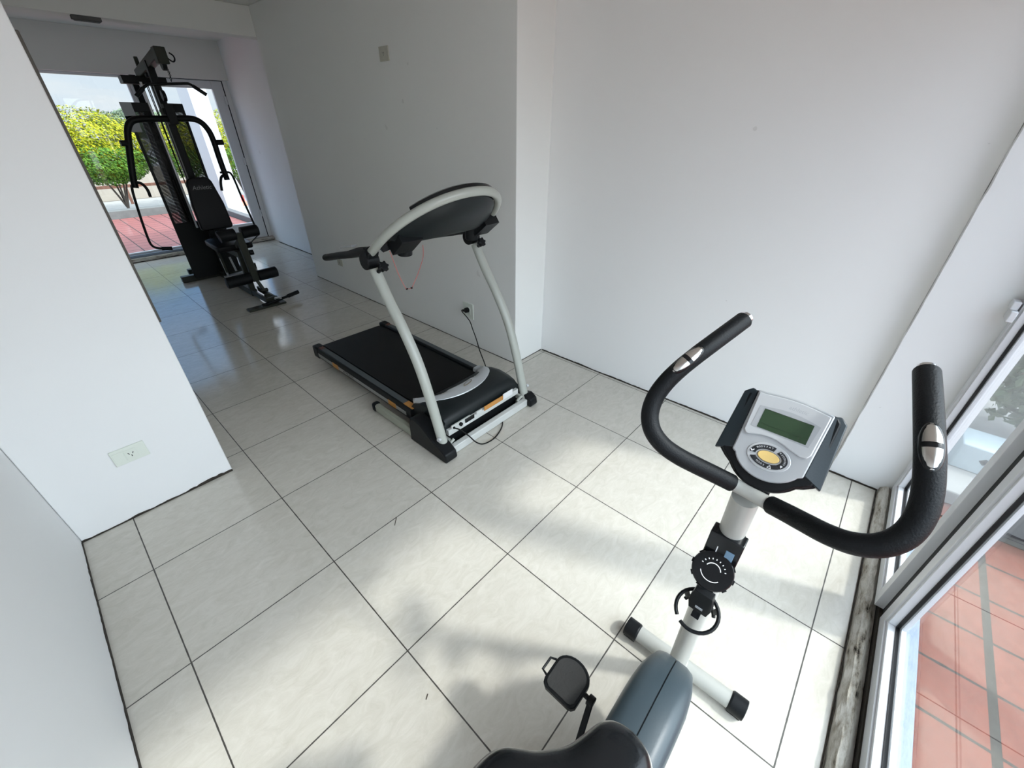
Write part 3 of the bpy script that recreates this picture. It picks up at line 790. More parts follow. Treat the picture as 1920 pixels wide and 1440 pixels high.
    prism(bm, [(gx-.002,gy+.001),(gx-.001,gy+.0028),(gx,gy+.002),(gx+.001,gy+.0028),(gx+.002,gy+.001),(gx,gy-.0026)], m, .0056, .0058)
    obj('button_icon', bm, M['ink'], fc, smooth=0)
    text('maker_print', 'athletic', .010, m @ Matrix.Translation((.010, .1462, .0051)), M['ink_faint'], fc, .0001, .2)
console()
# saddle and post
def saddle():
    half = [(.505, 0), (.504, .010), (.501, .020), (.495, .030), (.482, .040), (.458, .048), (.434, .057), (.415, .071), (.396, .089), (.381, .110), (.368, .125), (.350, .134), (.322, .138), (.290, .137), (.260, .130), (.236, .114), (.222, .088), (.226, .050), (.232, .0)]
    half = [(p.x, p.y) for p in spline([(a, b, 0) for a, b in half], 3)]
    out = [(a, b) for a, b in half]+[(a, -b) for a, b in half[-2:0:-1]]
    c = V((.36, 0))
    def layer(k, z, kz=0.0):
        r = []
        for (a, b) in out:
            qx = c.x+(a-c.x)*k; qy = b*k
            dome = .014*max(0, 1-((qx-.30)/.15)**2)*.6
            r.append(V((qx, Y0+qy, z+kz*(dome+.010*(qx-.36)/.15))))
        return r
    bm = bm_new()
    rings = [layer(.55, .735), layer(.90, .748), layer(.985, .764), layer(1.0, .776), layer(.985, .787, .4), layer(.945, .796, .7), layer(.85, .803, 1), layer(.6, .808, 1), layer(.3, .810, 1), layer(.06, .810, 1)]
    loft(bm, rings)
    s = obj('saddle', bm, M['vinyl'], bike, smooth=60)
    bm = bm_new(); sweep(bm, [p for p in layer(1.002, .7755)]+[layer(1.002, .7755)[0]], .0030, 6, cap=False); obj('edge_piping', bm, M['piping'], s)
    bm = bm_new(); cyl(bm, (.445, Y0, .30), (.375, Y0, .745), .022); obj('seat_post', bm, M['tube'], bike)
    bm = bm_new(); cyl(bm, (.432, Y0, .44), (.424, Y0, .50), .030); cyl(bm, (.428, Y0, .47), (.385, Y0, .47), .008); cyl(bm, (.39, Y0, .47), (.365, Y0, .47), .018); obj('seat_post_clamp', bm, M['plastic'], bike)
saddle()
# cranks and pedals
def pedal(side, ex, ez, name):
    yc = Y0+side*.090
    BB = V((.545, yc, .220)); E = V((ex, yc+side*.026, ez))
    bm = bm_new(); boxbar(bm, BB, E, .014, .024, up=(0,0,1)); cyl(bm, BB-V((0,side*.03,0)), BB+V((0,side*.008,0)), .017); cyl(bm, E-V((0,side*.008,0)), E+V((0,side*.008,0)), .013)
    cr = obj('crank_arm', bm, M['plastic'], bike, bevel=.002)
    Pc = E+V((-.012, side*.062, .018))
    # pedal body: rounded at the front, open cage on the outer side
    m = frame(Pc, (1,0,.12), (0,side,0))
    out = [(-.043,-.030),(-.040,-.039),(-.032,-.045),(.020,-.046)]+[(.020+.034*math.sin(math.radians(a)), -.0-.046*math.cos(math.radians(a))) for a in range(15, 166, 15)]+[(.020,.046),(-.028,.046),(-.038,.042),(-.044,.032)]
    bm = bm_new(); prism(bm, out, m, -.013, .010); cyl(bm, E, E+V((0,side*.03,.004)), .006)
    pd = obj('pedal', bm, M['plastic'], cr, bevel=.003)
    bm = bm_new(); prism(bm, [(a*.86, b*.86) for a, b in out], m, .0098, .0125); obj('tread_pad', bm, M['pedal_pad'], cr, bevel=.001, label='grey rubber tread')
    bm = bm_new(); pts = [(-.022,.044,.006),(-.018,.060,.006),(.014,.060,.006),(.020,.046,.006)]
    sweep(bm, [m @ V(p) for p in pts], .0032, 8); obj('strap_loop', bm, M['plastic'], cr)
pedal(1, .661, .350, 'left'); pedal(-1, .430, .090, 'right')

# ================================================================== TREADMILL
TX = 1.5475
tm = thing('treadmill', 'black and silver folding treadmill against the corridor wall', 'treadmill', (TX, .35, 0))
bm = bm_new(); box(bm, (1.268, -.02, .040), (1.812, 1.12, .118)); deck = obj('deck', bm, M['plastic'], tm, bevel=.006)
bm = bm_new()
prof = [(-.08,.119),(1.13,.119),(1.145,.112),(1.150,.095),(1.145,.075),(1.13,.068),(1.12,.075),(1.12,.112),(-.08,.112)]
rings = [[V((xx, y, z+.0065)) for (y, z) in prof] for xx in (1.305, 1.775)]
loft(bm, rings); obj('running_belt', bm, M['belt'], tm, smooth=40)
for s, xo in ((1, 1.240), (-1, 1.800)):
    bm = bm_new(); sec = [(0,.060),(0,.122),(.008,.134),(.050,.134),(.055,.128),(.055,.060)]
    m = frame((xo if s > 0 else xo+.055, 0, 0), (s,0,0), (0,0,1), (0,-1,0) if s > 0 else (0,-1,0))
    rings = [[V(((xo+a) if s > 0 else (xo+.055-a), y, z)) for a, z in sec] for y in (-.03, 1.13)]
    loft(bm, rings); sr = obj('side_rail', bm, M['plastic'], tm, bevel=.003)
    bm = bm_new(); x0 = xo+.012; box(bm, (x0, .05, .1335), (x0+.034, 1.05, .1365)); obj('foot_strip', bm, M['rail'], sr, smooth=0, label='dark grey ribbed foot strip')
    bm = bm_new(); box(bm, (x0-.002, -.035, .1338), (x0+.036, .05, .1368)); obj('sticker', bm, M['orange'], sr, smooth=0, label='orange sticker at the front of the rail')
    bm = bm_new(); box(bm, (x0, 1.05, .1338), (x0+.034, 1.10, .1368)); obj('sticker', bm, mat('brown_sticker', (.10, .035, .02), .5), sr, smooth=0, label='dull brown sticker at the rear of the rail')
    # side stripe with print
    xs = 1.2390 if s > 0 else 1.8560
    bm = bm_new(); box(bm, (xs, .02, .071), (xs+.001, 1.10, .097)); obj('side_stripe', bm, mat('grey_side_stripe', (.26, .26, .25), .5), sr, smooth=0, label='silver stripe along the rail')
    for (ya, yb) in ((.12, .20), (.80, .88)):
        bm = bm_new(); box(bm, (xs-.001, ya, .069), (xs, yb, .104)) if s > 0 else box(bm, (xs+.001, ya, .069), (xs+.002, yb, .104)); obj('sticker', bm, M['orange'], sr, smooth=0, label='orange sticker on the side')
    mt = frame((xs-.0004 if s > 0 else xs+.0014, .50, .084), (0,-1 if s > 0 else 1,0), (0,0,1))
    text('maker_print', 'ATHLETIC', .030, mt @ Matrix.Translation((-.17 if s > 0 else .17, 0, 0)), M['dark_hole'], sr, .0003, .25)
    text('model_print', 'ADVANCED', .020, mt @ Matrix.Translation((.15 if s > 0 else -.15, 0, 0)), M['dark_hole'], sr, .0003, .25) if False else None
    bm = bm_new(); box(bm, (xo-.003, 1.085, .048), (xo+.058, 1.165, .138)); obj('rear_cap', bm, M['plastic'], tm, bevel=.010)
    # base tube with rubber end
    bx = 1.200 if s > 0 else 1.895
    bm = bm_new(); boxbar(bm, (bx, -.36, .034), (bx, .27, .034), .042, .050); bt = obj('base_tube', bm, mat('olive_grey_tube', (.30, .31, .25), .4), tm, bevel=.012)
    bm = bm_new(); boxbar(bm, (bx, .262, .031), (bx, .305, .031), .050, .060); obj('end_cap', bm, M['plastic'], bt, bevel=.016)
    # front foot shoe
    hs_ = 1.0 if s > 0 else .62
    prof = [(-.405,.002),(-.412,.018),(-.405,.055),(-.365,.080),(-.30,.105),(-.21,.160),(-.155,.170),(-.120,.160),(-.105,.120),(-.100,.002)]
    xa, xb = (1.172, 1.250) if s > 0 else (1.858, 1.922)
    bm = bm_new(); loft(bm, [[V((xx, y, z*(hs_ if z > .08 else 1))) for y, z in prof] for xx in (xa, xb)]); obj('foot_shoe', bm, M['plastic'], tm, bevel=.008, bsegs=3)
    # curved upright
    ux = 1.222 if s > 0 else 1.878
    pts = spline([(ux, -.345, .045), (ux, -.325, .10), (ux, -.272, .30), (ux, -.205, .50), (ux, -.118, .660), (ux, -.018, .805), (ux, .052, .925)], 6)
    bm = bm_new(); sweep(bm, pts, .0235, 20, sx=1.15, up=(0,1,0)); up_ = obj('upright', bm, M['alu'], tm)
    bm = bm_new(); q = V((ux, -.248, .365)); cyl(bm, V((ux-.02*s, -.335, .115)), V((ux-.034*s, -.338, .115)), .010); obj('bolt', bm, M['silver_lt'], up_)
    # pivot head
    ph = V((ux, .085, .960))
    bm = bm_new(); cyl(bm, ph-V((.032,0,0)), ph+V((.032,0,0)), .040, segs=24); boxbar(bm, ph, ph+V((0,-.03,.055)), .055, .05, up=(0,1,0))
    pv = obj('pivot', bm, M['plastic'], tm, bevel=.004)
    # lobed knob on the front of the upright
    kc = V((ux+(.004 if s > 0 else -.022), -.012, .945)) 
    mk = frame(kc, (1,0,0), (0,.55,.83))
    bm = bm_new()
    prof = []
    for j in range(36):
        a = 2*math.pi*j/36; r = .022+.004*math.cos(6*a); prof.append((r*math.cos(a), r*math.sin(a)))
    prism(bm, prof, mk, .0, .022); cyl(bm, kc, V((ux, .03, .915)), .010); obj('knob', bm, M['plastic'], tm, bevel=.003)
    # handrail
    pts = spline([(ux, .06, 1.000), (ux, .16, .985), (ux, .27, .955), (ux, .40, .925), (ux-.004*s, .50, .900), (ux-.006*s, .535, .893)], 5)
    n = len(pts); rad = [.028-.010*min(1, i/(n*.4)) for i in range(n)]; rad[-1] = .012
    bm = bm_new(); sweep(bm, pts, rad, 16, sx=1.25); hr = obj('handrail', bm, M['foam'], tm)
    bm = bm_new(); box(bm, (ux-.016, .20, .990), (ux+.016, .33, 1.000), Matrix.Translation((0,.265,.985)) @ Matrix.Rotation(-.22, 4, 'X') @ Matrix.Translation((0,-.265,-.985))); obj('button_strip', bm, M['silver'], hr, bevel=.002)
# cross bars and front plate
bm = bm_new(); boxbar(bm, (1.245, -.362, .026), (1.862, -.362, .026), .034, .048); obj('cross_tube', bm, M['alu_lt'], tm, bevel=.005)
bm = bm_new(); box(bm, (1.270, -.325, .086), (1.832, -.300, .122)); fp = obj('front_plate', bm, M['alu_lt'], tm, bevel=.002)
bm = bm_new(); box(bm, (1.292, -.3275, .1135), (1.43, -.3170, .140)); box(bm, (1.475, -.3275, .1135), (1.52, -.3170, .136)); obj('switch_panel', bm, M['alu_lt'], fp, bevel=.002)
bm = bm_new(); cyl(bm, (1.352, -.327, .126), (1.352, -.338, .126), .011); obj('breaker_button', bm, M['plastic_gl'], fp)
bm = bm_new(); box(bm, (1.385, -.335, .114), (1.452, -.3278, .138)); obj('power_switch', bm, M['plastic_gl'], fp, bevel=.002)
bm = bm_new(); cyl(bm, (1.305, -.327, .127), (1.305, -.333, .127), .007); obj('cord_inlet', bm, M['plastic'], fp)
bm = bm_new(); box(bm, (1.535, -.3300, .114), (1.690, -.3265, .143)); obj('sticker', bm, M['orange'], fp, smooth=0, label='orange warning sticker')
bm = bm_new(); box(bm, (1.692, -.3300, .112), (1.775, -.3265, .150)); obj('sticker', bm, M['white_st'], fp, smooth=0, label='white sticker')
bm = bm_new(); box(bm, (1.378, -.3262, .095), (1.42, -.3252, .104)); obj('sticker', bm, M['white_st'], fp, smooth=0, label='small white sticker')
# lift frame between the bars
for xa, xb, xc_ in ((1.262, 1.25, 1.285), (1.840, 1.80, 1.845)):
    bm = bm_new(); boxbar(bm, (xa, -.335, .06), (xa, .1, .06), .018, .03); cyl(bm, (xb, -.345, .055), (xc_, -.345, .070), .008); obj('lift_arm', bm, M['alu'], tm)
bm = bm_new(); box(bm, (1.275, -.312, .008), (1.826, .02, .0855)); obj('belly_pan', bm, M['plastic'], tm, bevel=.004)
# motor hood
def hood():
    bm = bm_new()
    xs = [1.262, 1.272, 1.30, 1.40, 1.555, 1.705, 1.805, 1.838, 1.850]
    drop = [.045, .012, .003, 0, 0, 0, .003, .012, .045]
    rings = []
    for xx, d in zip(xs, drop):
        k = 1-((xx-TX)/.2855)**2
        yb = -.005-.035*max(0, k)**.5
        rings.append([V((xx, -.300, .090)), V((xx, -.306, .125)), V((xx, -.300, .165-d*.5)), V((xx, -.285, .185-d)), V((xx, -.24, .199-d)), V((xx, -.16, .206-d)), V((xx, -.09, .196-d)), V((xx, yb-.01, .165-d*.5)), V((xx, yb, .13)), V((xx, yb, .08))])
    loft(bm, rings)
    h = obj('motor_hood', bm, M['hood'], tm, smooth=55, bevel=0)
    # silver crescent on top of the hood
    front, backc = [], []
    for i in range(33):
        t = i/32; a = math.pi*t
        X_ = TX-.262*math.cos(a)*(1 if True else 1)
        front.append(V((TX-.268*math.cos(a), -.010-.205*math.sin(a)**.75, 0)))
        backc.append(V((TX-.238*math.cos(a), .030-.145*math.sin(a)**.9, 0)))
    def ztop(y, e): return .158+.050*max(0, min(1, (.02-y)/.14))
    bm = bm_new(); rows = []
    for f, b in zip(front, backc):
        mid = f.lerp(b, .45)
        zf, zb = ztop(f.y, 0), ztop(b.y, 0)
        rows.append([V((b.x, b.y, .128)), V((b.x, b.y, zb-.012)), V((b.x, b.y-.004, zb-.004)), V((mid.x, mid.y, max(zf, zb)+.002)), V((f.x, f.y+.004, zf-.002)), V((f.x, f.y, zf-.008)), V((f.x, f.y, .125))])
    loft(bm, rows)
    cz = obj('silver_trim', bm, M['silver_lt'], tm, smooth=50, label='curved silver trim')
    bm = bm_new()
    c = V((TX+.03, -.150, .213)); mm = frame(c, (.97,.22,0), (-.22,.97,0))
    prism(bm, [(.040*math.cos(a)*(1 if abs(math.cos(a)) < .8 else 1), .011*math.sin(a)) for a in (2*math.pi*k/24 for k in range(24))], mm, -.006, .001); bd = obj('oval_badge', bm, mat('badge_brown', (.16, .13, .09), .4), cz)
    bm = bm_new(); prism(bm, [(.033*math.cos(a), .007*math.sin(a)) for a in (2*math.pi*k/24 for k in range(24))], mm, .0008, .0016); obj('badge_face', bm, M['silver'], tm)
hood()
# console arch, panel, cup holders
def tm_console():
    a_, b_, phi, yp, zp, e, xc = .340, .3906, .64629, .0251, 1.0224, 2.134, 1.560
    ay, az = -math.cos(phi), math.sin(phi); nrm = V((0, az, -ay))   # nrm faces the runner
    def P(th, k=1.0, kb=None, off=0.0):
        cs, sn = math.cos(th), math.sin(th)
        X_ = xc-a_*k*math.copysign(abs(cs)**(2/e), cs); S_ = b_*(kb if kb is not None else k)*max(0, sn)**(2/e)
        return V((X_, yp+S_*ay, zp+S_*az))+nrm*off
    bm = bm_new(); pts = [P(math.pi*i/60) for i in range(61)]
    pts = [pts[0]+V((.0, .045, -.030))]+pts+[pts[-1]+V((0, .045, -.030))]
    sweep(bm, pts, .0200, 16, sx=1.0)
    arch = obj('console_arch', bm, M['alu'], tm, label='pale curved tube framing the console')
    # panel: dished shell under the arch
    bm = bm_new()
    out = [P(math.pi*(i)/40, .93, .94) for i in range(3, 38)]
    cen = P(math.pi/2, 0.0, .32)
    rings = []
    for k, off in ((1.0, .012), (1.0, -.010), (.86, -.034), (.6, -.050), (.25, -.056)):
        rings.append([cen+(p-cen)*k+nrm*off for p in out])
    loft(bm, rings)
    pn = obj('console_panel', bm, M['hood'], tm, smooth=50)
    bm = bm_new()
    out2 = [P(math.pi*i/40, .97, 1.02) for i in range(9, 32)]
    rings = [[cen+(p-cen)*k+nrm*off for p in out2] for k, off in ((1.0, .010), (1.0, .034), (.96, .042))]
    loft(bm, rings); obj('display', bm, M['plastic_gl'], tm, smooth=40)
    # cup holders with brackets
    for s, X_ in ((-1, 1.372), (1, 1.815)):
        top = V((X_, .0, 1.055)); bot = V((X_, .012, .972))
        bm = bm_new(); sweep(bm, [bot-V((0,0,.004)), bot, top], [.030, .036, .040], 24); 
        boxbar(bm, V((X_+s*.02, .015, 1.045)), V((X_+s*.11, .045, 1.020)), .075, .035)
        boxbar(bm, V((X_-.075, -.03, 1.085)), V((X_+.075, -.03, 1.085)), .12, .045, up=nrm)
        q0 = V((X_-.095*(1 if s < 0 else .2), -.045, 1.072))-nrm*.028
        boxbar(bm, q0, q0+V((.115 if s < 0 else .10, 0, 0)), .115, .055, up=nrm)
        cu = obj('cup_holder', bm, M['plastic'], tm, bevel=.003)
        bm = bm_new()
        for dx in (.045, .052): cyl(bm, V((X_-s*dx, -.075, 1.075)), V((X_-s*dx, -.083, 1.070)), .004)
        obj('screw', bm, M['silver_lt'], cu)
    # safety cord
    pts = spline([(1.262, -.035, 1.018), (1.285, -.045, .905), (1.307, -.05, .840), (1.316, -.05, .828), (1.343, -.05, .826), (1.352, -.05, .835), (1.395, -.05, .893), (1.432, -.05, .960), (1.438, -.05, 1.015)], 6)
    bm = bm_new(); sweep(bm, pts, .0012, 6); sc = obj('safety_cord', bm, M['cord_red'], tm, label='thin red safety cord')
    bm = bm_new()
    for q in ((1.316, -.05, .828), (1.343, -.05, .826)): cyl(bm, V(q)-V((.004,0,0)), V(q)+V((.004,0,0)), .0042)
    obj('cord_clip', bm, M['plastic'], sc)
tm_console()
# power cord: from the inlet, along the floor, up to the wall socket
pts = spline([(1.305, -.332, .127), (1.32, -.36, .120), (1.345, -.40, .085), (1.375, -.425, .035), (1.42, -.440, .006), (1.50, -.445, .005), (1.60, -.405, .005), (1.66, -.340, .004), (1.74, -.20, .004), (1.87, -.02, .004), (1.955, .06, .006), (2.00, .14, .05), (2.03, .22, .12), (2.075, .30, .17), (2.11, .375, .22), (2.13, .42, .255), (2.138, .475, .285), (2.155, .535, .300), (2.172, .535, .306), (2.190, .522, .300)], 6)
bm = bm_new(); sweep(bm, pts, .0036, 8); pc = obj('power_cord', bm, M['cord'], tm)
bm = bm_new(); sweep(bm, [(2.160, .528, .303), (2.176, .525, .301), (2.180, .523, .300), (2.2055, .522, .297)], [.007, .012, .019, .020], 20); obj('plug', bm, M['cord'], pc)

# ================================================================== HOME GYM
GX = 1.475
gym = thing('home_gym', 'black multi station home gym in front of the far glass door', 'home gym', (GX, 3.6, 0))
def gpart(name, build, material, parent=gym, **k):
    bm = bm_new(); build(bm); return obj(name, bm, material, parent, **k)
gpart('base_frame', lambda b: (boxbar(b, (1.09, 4.02, .034), (1.86, 4.02, .034), .07, .066), boxbar(b, (GX, 4.30, .036), (GX, 2.98, .036), .06, .06), boxbar(b, (1.22, 4.30, .034), (1.74, 4.30, .034), .06, .06)), M['gym_green'], bevel=.004)
col = gpart('front_column', lambda b: boxbar(b, (GX, 3.76, .06), (GX, 3.76, 1.98), .055, .06, up=(0,1,0)), M['gym'], bevel=.004)
gpart('rear_column', lambda b: (boxbar(b, (1.415, 4.24, .06), (1.415, 4.24, 1.90), .05, .05, up=(0,1,0)), boxbar(b, (1.56, 4.24, .06), (1.56, 4.24, 1.90), .05, .05, up=(0,1,0))), M['gym'], bevel=.004)
boom = gpart('top_boom', lambda b: (boxbar(b, (GX-.005, 4.20, 1.90), (1.495, 3.38, 2.015), .06, .075), box(b, (1.455, 3.34, 1.93), (1.535, 3.44, 2.045)), boxbar(b, (1.475, 4.13, 1.955), (1.475, 4.13, 2.035), .03, .03, up=(0,1,0))), M['gym_green'], bevel=.006)
for pa, pb in (((1.480, 3.40, 1.93), (1.512, 3.40, 1.93)), ((1.462, 3.95, 1.91), (1.490, 3.95, 1.91)), ((1.462, 3.66, 1.72), (1.490, 3.66, 1.72))):
    gpart('pulley', lambda b: cyl(b, pa, pb, .043), M['plastic'], bevel=.004)
gpart('top_plate', lambda b: box(b, (1.295, 4.05, 1.822), (1.64, 4.20, 1.882)), M['gym'], bevel=.006)
# shroud panels and stack
gpart('shroud_panel', lambda b: (box(b, (1.205, 3.93, .05), (1.385, 3.942, 1.66)), box(b, (1.205, 3.9421, .05), (1.213, 3.965, 1.66))), M['gym_mesh'], smooth=0)
gpart('shroud_panel', lambda b: (box(b, (1.535, 3.93, .05), (1.660, 3.942, 1.66)), box(b, (1.652, 3.9421, .05), (1.660, 3.965, 1.66))), M['gym_mesh'], smooth=0)
gpart('shroud_rim', lambda b: (box(b, (1.18, 3.915, 1.60), (1.40, 3.93, 1.672)), box(b, (1.53, 3.915, 1.60), (1.665, 3.93, 1.672)), box(b, (1.198, 3.918, .05), (1.222, 3.9295, 1.60)), box(b, (1.372, 3.918, .05), (1.398, 3.9295, 1.60)), box(b, (1.530, 3.918, .05), (1.552, 3.9295, 1.60)), box(b, (1.642, 3.918, .05), (1.666, 3.9295, 1.60)), box(b, (1.205, 3.917, .04), (1.66, 3.9295, .62))), M['gym'], bevel=.003)
for k in range(10):
    z = .10+k*.050
    gpart('weight_plate', lambda b: box(b, (1.345, 4.00, z), (1.595, 4.13, z+.046)), M['gym'], bevel=.003)
for X_ in (1.395, 1.545): gpart('guide_rod', lambda b: cyl(b, (X_, 3.905 if X_ < 1.4 else 4.06, .56), (X_, 3.905 if X_ < 1.4 else 4.06, 1.83), .0105), M['rod'], label='chrome guide rod')
gpart('lift_cable', lambda b: (cyl(b, (GX, 4.06, .60), (GX, 4.06, 1.88), .004), cyl(b, (1.36, 3.90, .60), (1.345, 3.90, 1.02), .005), cyl(b, (1.44, 3.905, .9), (1.43, 3.905, 1.85), .004)), M['cord'])
gpart('acrylic_guard', lambda b: box(b, (1.175, 3.900, 1.44), (1.26, 3.905, 1.672)), M['smoke'], smooth=0)
# press arms
pts = spline([(.987, 3.64, 1.005), (1.004, 3.645, 1.09), (1.042, 3.65, 1.229), (1.092, 3.65, 1.40), (1.118, 3.65, 1.470), (1.165, 3.65, 1.525), (1.248, 3.65, 1.543), (1.42, 3.65, 1.545), (1.606, 3.65, 1.549), (1.690, 3.65, 1.525), (1.738, 3.65, 1.455), (1.752, 3.65, 1.36), (1.752, 3.65, 1.20), (1.758, 3.65, 1.015)], 6)
arms = gpart('press_arm', lambda b: sweep(b, pts, .026, 16), M['gym'])
gpart('arm_bracket', lambda b: (boxbar(b, (GX, 3.655, 1.60), (GX, 3.78, 1.60), .09, .05), box(b, (1.44, 3.62, 1.50), (1.51, 3.73, 1.66))), M['gym'], bevel=.004)
gpart('roller_stub', lambda b: cyl(b, (1.02, 3.64, 1.36), (1.075, 3.645, 1.36), .024), M['foam'])
gpart('roller_stub', lambda b: cyl(b, (1.765, 3.65, 1.35), (1.832, 3.65, 1.35), .024), M['foam'])
gpart('press_handle', lambda b: sweep(b, spline([(.992, 3.64, 1.045), (1.020, 3.61, 1.05), (1.046, 3.60, 1.032), (1.062, 3.595, .985), (1.060, 3.59, .925)], 5), .0125, 12), M['foam'])
gpart('press_handle', lambda b: sweep(b, spline([(1.758, 3.64, 1.045), (1.735, 3.61, 1.062), (1.700, 3.60, 1.048), (1.676, 3.595, 1.00), (1.660, 3.59, .925)], 5), .0125, 12), M['foam'])
lr = gpart('lower_lever', lambda b: sweep(b, spline([(.970, 3.65, 1.03), (.958, 3.65, .98), (.945, 3.65, .89), (.926, 3.65, .714), (.914, 3.65, .55), (.922, 3.65, .495), (.955, 3.65, .468), (1.03, 3.65, .448)], 5), .0105, 12), M['gym'])
gpart('grip', lambda b: sweep(b, [(.985, 3.65, .458), (1.065, 3.65, .445)], .018, 12), M['foam'], lr)
lr = gpart('lower_lever', lambda b: sweep(b, spline([(1.715, 3.65, 1.085), (1.775, 3.65, 1.085), (1.812, 3.65, 1.068), (1.828, 3.65, .98), (1.840, 3.65, .85), (1.878, 3.65, .560), (1.870, 3.65, .49), (1.83, 3.65, .455), (1.76, 3.65, .445)], 5), .0105, 12), M['gym'])
gpart('grip', lambda b: sweep(b, [(1.80, 3.65, .450), (1.72, 3.65, .445)], .018, 12), M['foam'], lr)
# back pad with lettering
def backpad():
    up = V((.0, .16, .987)).normalized(); rt = V((1,0,0)); nn = rt.cross(up)
    m = frame((GX+.005, 3.535, .82), rt, up)
    out = [(-.115,-.235),(.150,-.235),(.150,.02),(.105,.205),(.085,.235),(.06,.243),(-.06,.243),(-.085,.235),(-.105,.205),(-.128,.02)]
    out = [(-.145,-.215),(-.125,-.235),(.125,-.235),(.145,-.215),(.140,.0),(.108,.20),(.09,.235),(.06,.245),(-.06,.245),(-.09,.235),(-.108,.20),(-.140,0)]
    bm = bm_new(); prism(bm, out, m, -.025, .028)
    bp = obj('back_pad', bm, M['gym_pad'], gym, bevel=.012, bsegs=3)
    text('maker_print', 'Athletic', .052, m @ Matrix.Translation((.0, .152, .0288)), M['ink_grey'], bp, .0003, .25)
    gpart('pad_bracket', lambda b: boxbar(b, (GX, 3.57, .80), (GX, 3.75, .80), .05, .05), M['gym'])
backpad()
gpart('seat_pad', lambda b: prism(b, [(-.15,-.19),(.15,-.19),(.165,-.16),(.165,.16),(.12,.19),(-.12,.19),(-.165,.16),(-.165,-.16)], frame((GX, 3.27, .455), (1,0,0), (0,1,.06)), 0, .055), M['gym_pad'], bevel=.015, bsegs=3)
gpart('seat_frame', lambda b: (boxbar(b, (GX, 3.76, .42), (GX, 2.98, .42), .06, .06), boxbar(b, (GX, 3.02, .06), (GX, 3.02, .42), .05, .05, up=(0,1,0)), boxbar(b, (1.375, 3.30, .20), (1.362, 3.30, .43), .02, .02, up=(0,1,0))), M['gym_green'], bevel=.003)
gpart('brace', lambda b: (cyl(b, (1.375, 3.30, .16), (1.362, 3.30, .35), .010), cyl(b, (1.462, 3.30, .20), (1.445, 3.30, .345), .010), cyl(b, (1.545, 3.28, .20), (1.530, 3.30, .35), .012), boxbar(b, (1.34, 3.30, .15), (1.56, 3.30, .17), .05, .03)), M['silver'])
# leg developer
ld = gpart('leg_developer', lambda b: (boxbar(b, (1.482, 2.90, .640), (1.503, 2.90, .17), .062, .05, up=(0,1,0)), boxbar(b, (1.482, 2.90, .56), (1.480, 3.02, .50), .05, .05), boxbar(b, (1.505, 2.90, .19), (1.535, 2.86, .07), .03, .03, up=(0,1,0)), cyl(b, (1.50, 2.86, .075), (1.57, 2.86, .075), .018)), M['gym_green'], bevel=.005)
gpart('foam_roller', lambda b: sweep(b, [(1.318, 2.90, .625), (1.322, 2.90, .626), (1.455, 2.90, .630), (1.459, 2.90, .630)], [.045, .052, .052, .045], 20), M['foam'], ld)
gpart('foam_roller', lambda b: sweep(b, [(1.510, 2.90, .632), (1.514, 2.90, .632), (1.655, 2.90, .638), (1.662, 2.90, .638)], [.045, .052, .052, .045], 20), M['foam'], ld)
gpart('foam_roller', lambda b: sweep(b, [(1.245, 2.90, .205), (1.250, 2.90, .205), (1.462, 2.90, .212), (1.466, 2.90, .212)], [.045, .052, .052, .045], 20), M['foam'], ld)
gpart('foam_roller', lambda b: sweep(b, [(1.532, 2.90, .214), (1.536, 2.90, .214), (1.712, 2.90, .220), (1.717, 2.90, .220)], [.045, .052, .052, .045], 20), M['foam'], ld)
gpart('adjust_knob', lambda b: (cyl(b, (1.525, 2.90, .445), (1.56, 2.90, .445), .024), cyl(b, (1.50, 2.90, .445), (1.53, 2.90, .445), .008)), M['plastic'], ld)
gpart('leg_cable', lambda b: sweep(b, spline([(1.50, 2.95, .50), (1.56, 2.98, .49), (1.62, 3.02, .52), (1.72, 3.10, .555)], 5), .005, 8), M['cord'])
# low pulley channel and foot plate
gpart('low_channel', lambda b: (boxbar(b, (1.462, 3.06, .045), (1.462, 2.62, .045), .022, .05), boxbar(b, (1.542, 3.06, .045), (1.542, 2.62, .045), .022, .05), boxbar(b, (1.45, 2.62, .045), (1.56, 2.62, .045), .03, .05), cyl(b, (1.48, 2.70, .055), (1.525, 2.70, .055), .030)), M['gym_green'], bevel=.003)
gpart('foot_plate', lambda b: boxbar(b, (1.262, 2.575, .012), (1.60, 2.57, .012), .085, .018), M['gym_green'], bevel=.003)
row = thing('row_handle', 'short black row handle with a rubber grip lying on the home gym foot plate', 'handle', (1.56, 2.565, .05))
bm = bm_new(); sweep(bm, spline([(1.385, 2.545, .037), (1.46, 2.548, .041), (1.56, 2.552, .050), (1.66, 2.560, .060)], 4), .0125, 12); rbar = obj('bar', bm, M['gym'], row)
bm = bm_new(); sweep(bm, [(1.640, 2.558, .0585), (1.752, 2.570, .0705)], .0185, 14); obj('grip', bm, M['foam'], rbar)
bm = bm_new(); boxbar(bm, (1.525, 2.585, .058), (1.575, 2.548, .066), .03, .02); obj('clip', bm, M['silver'], row)
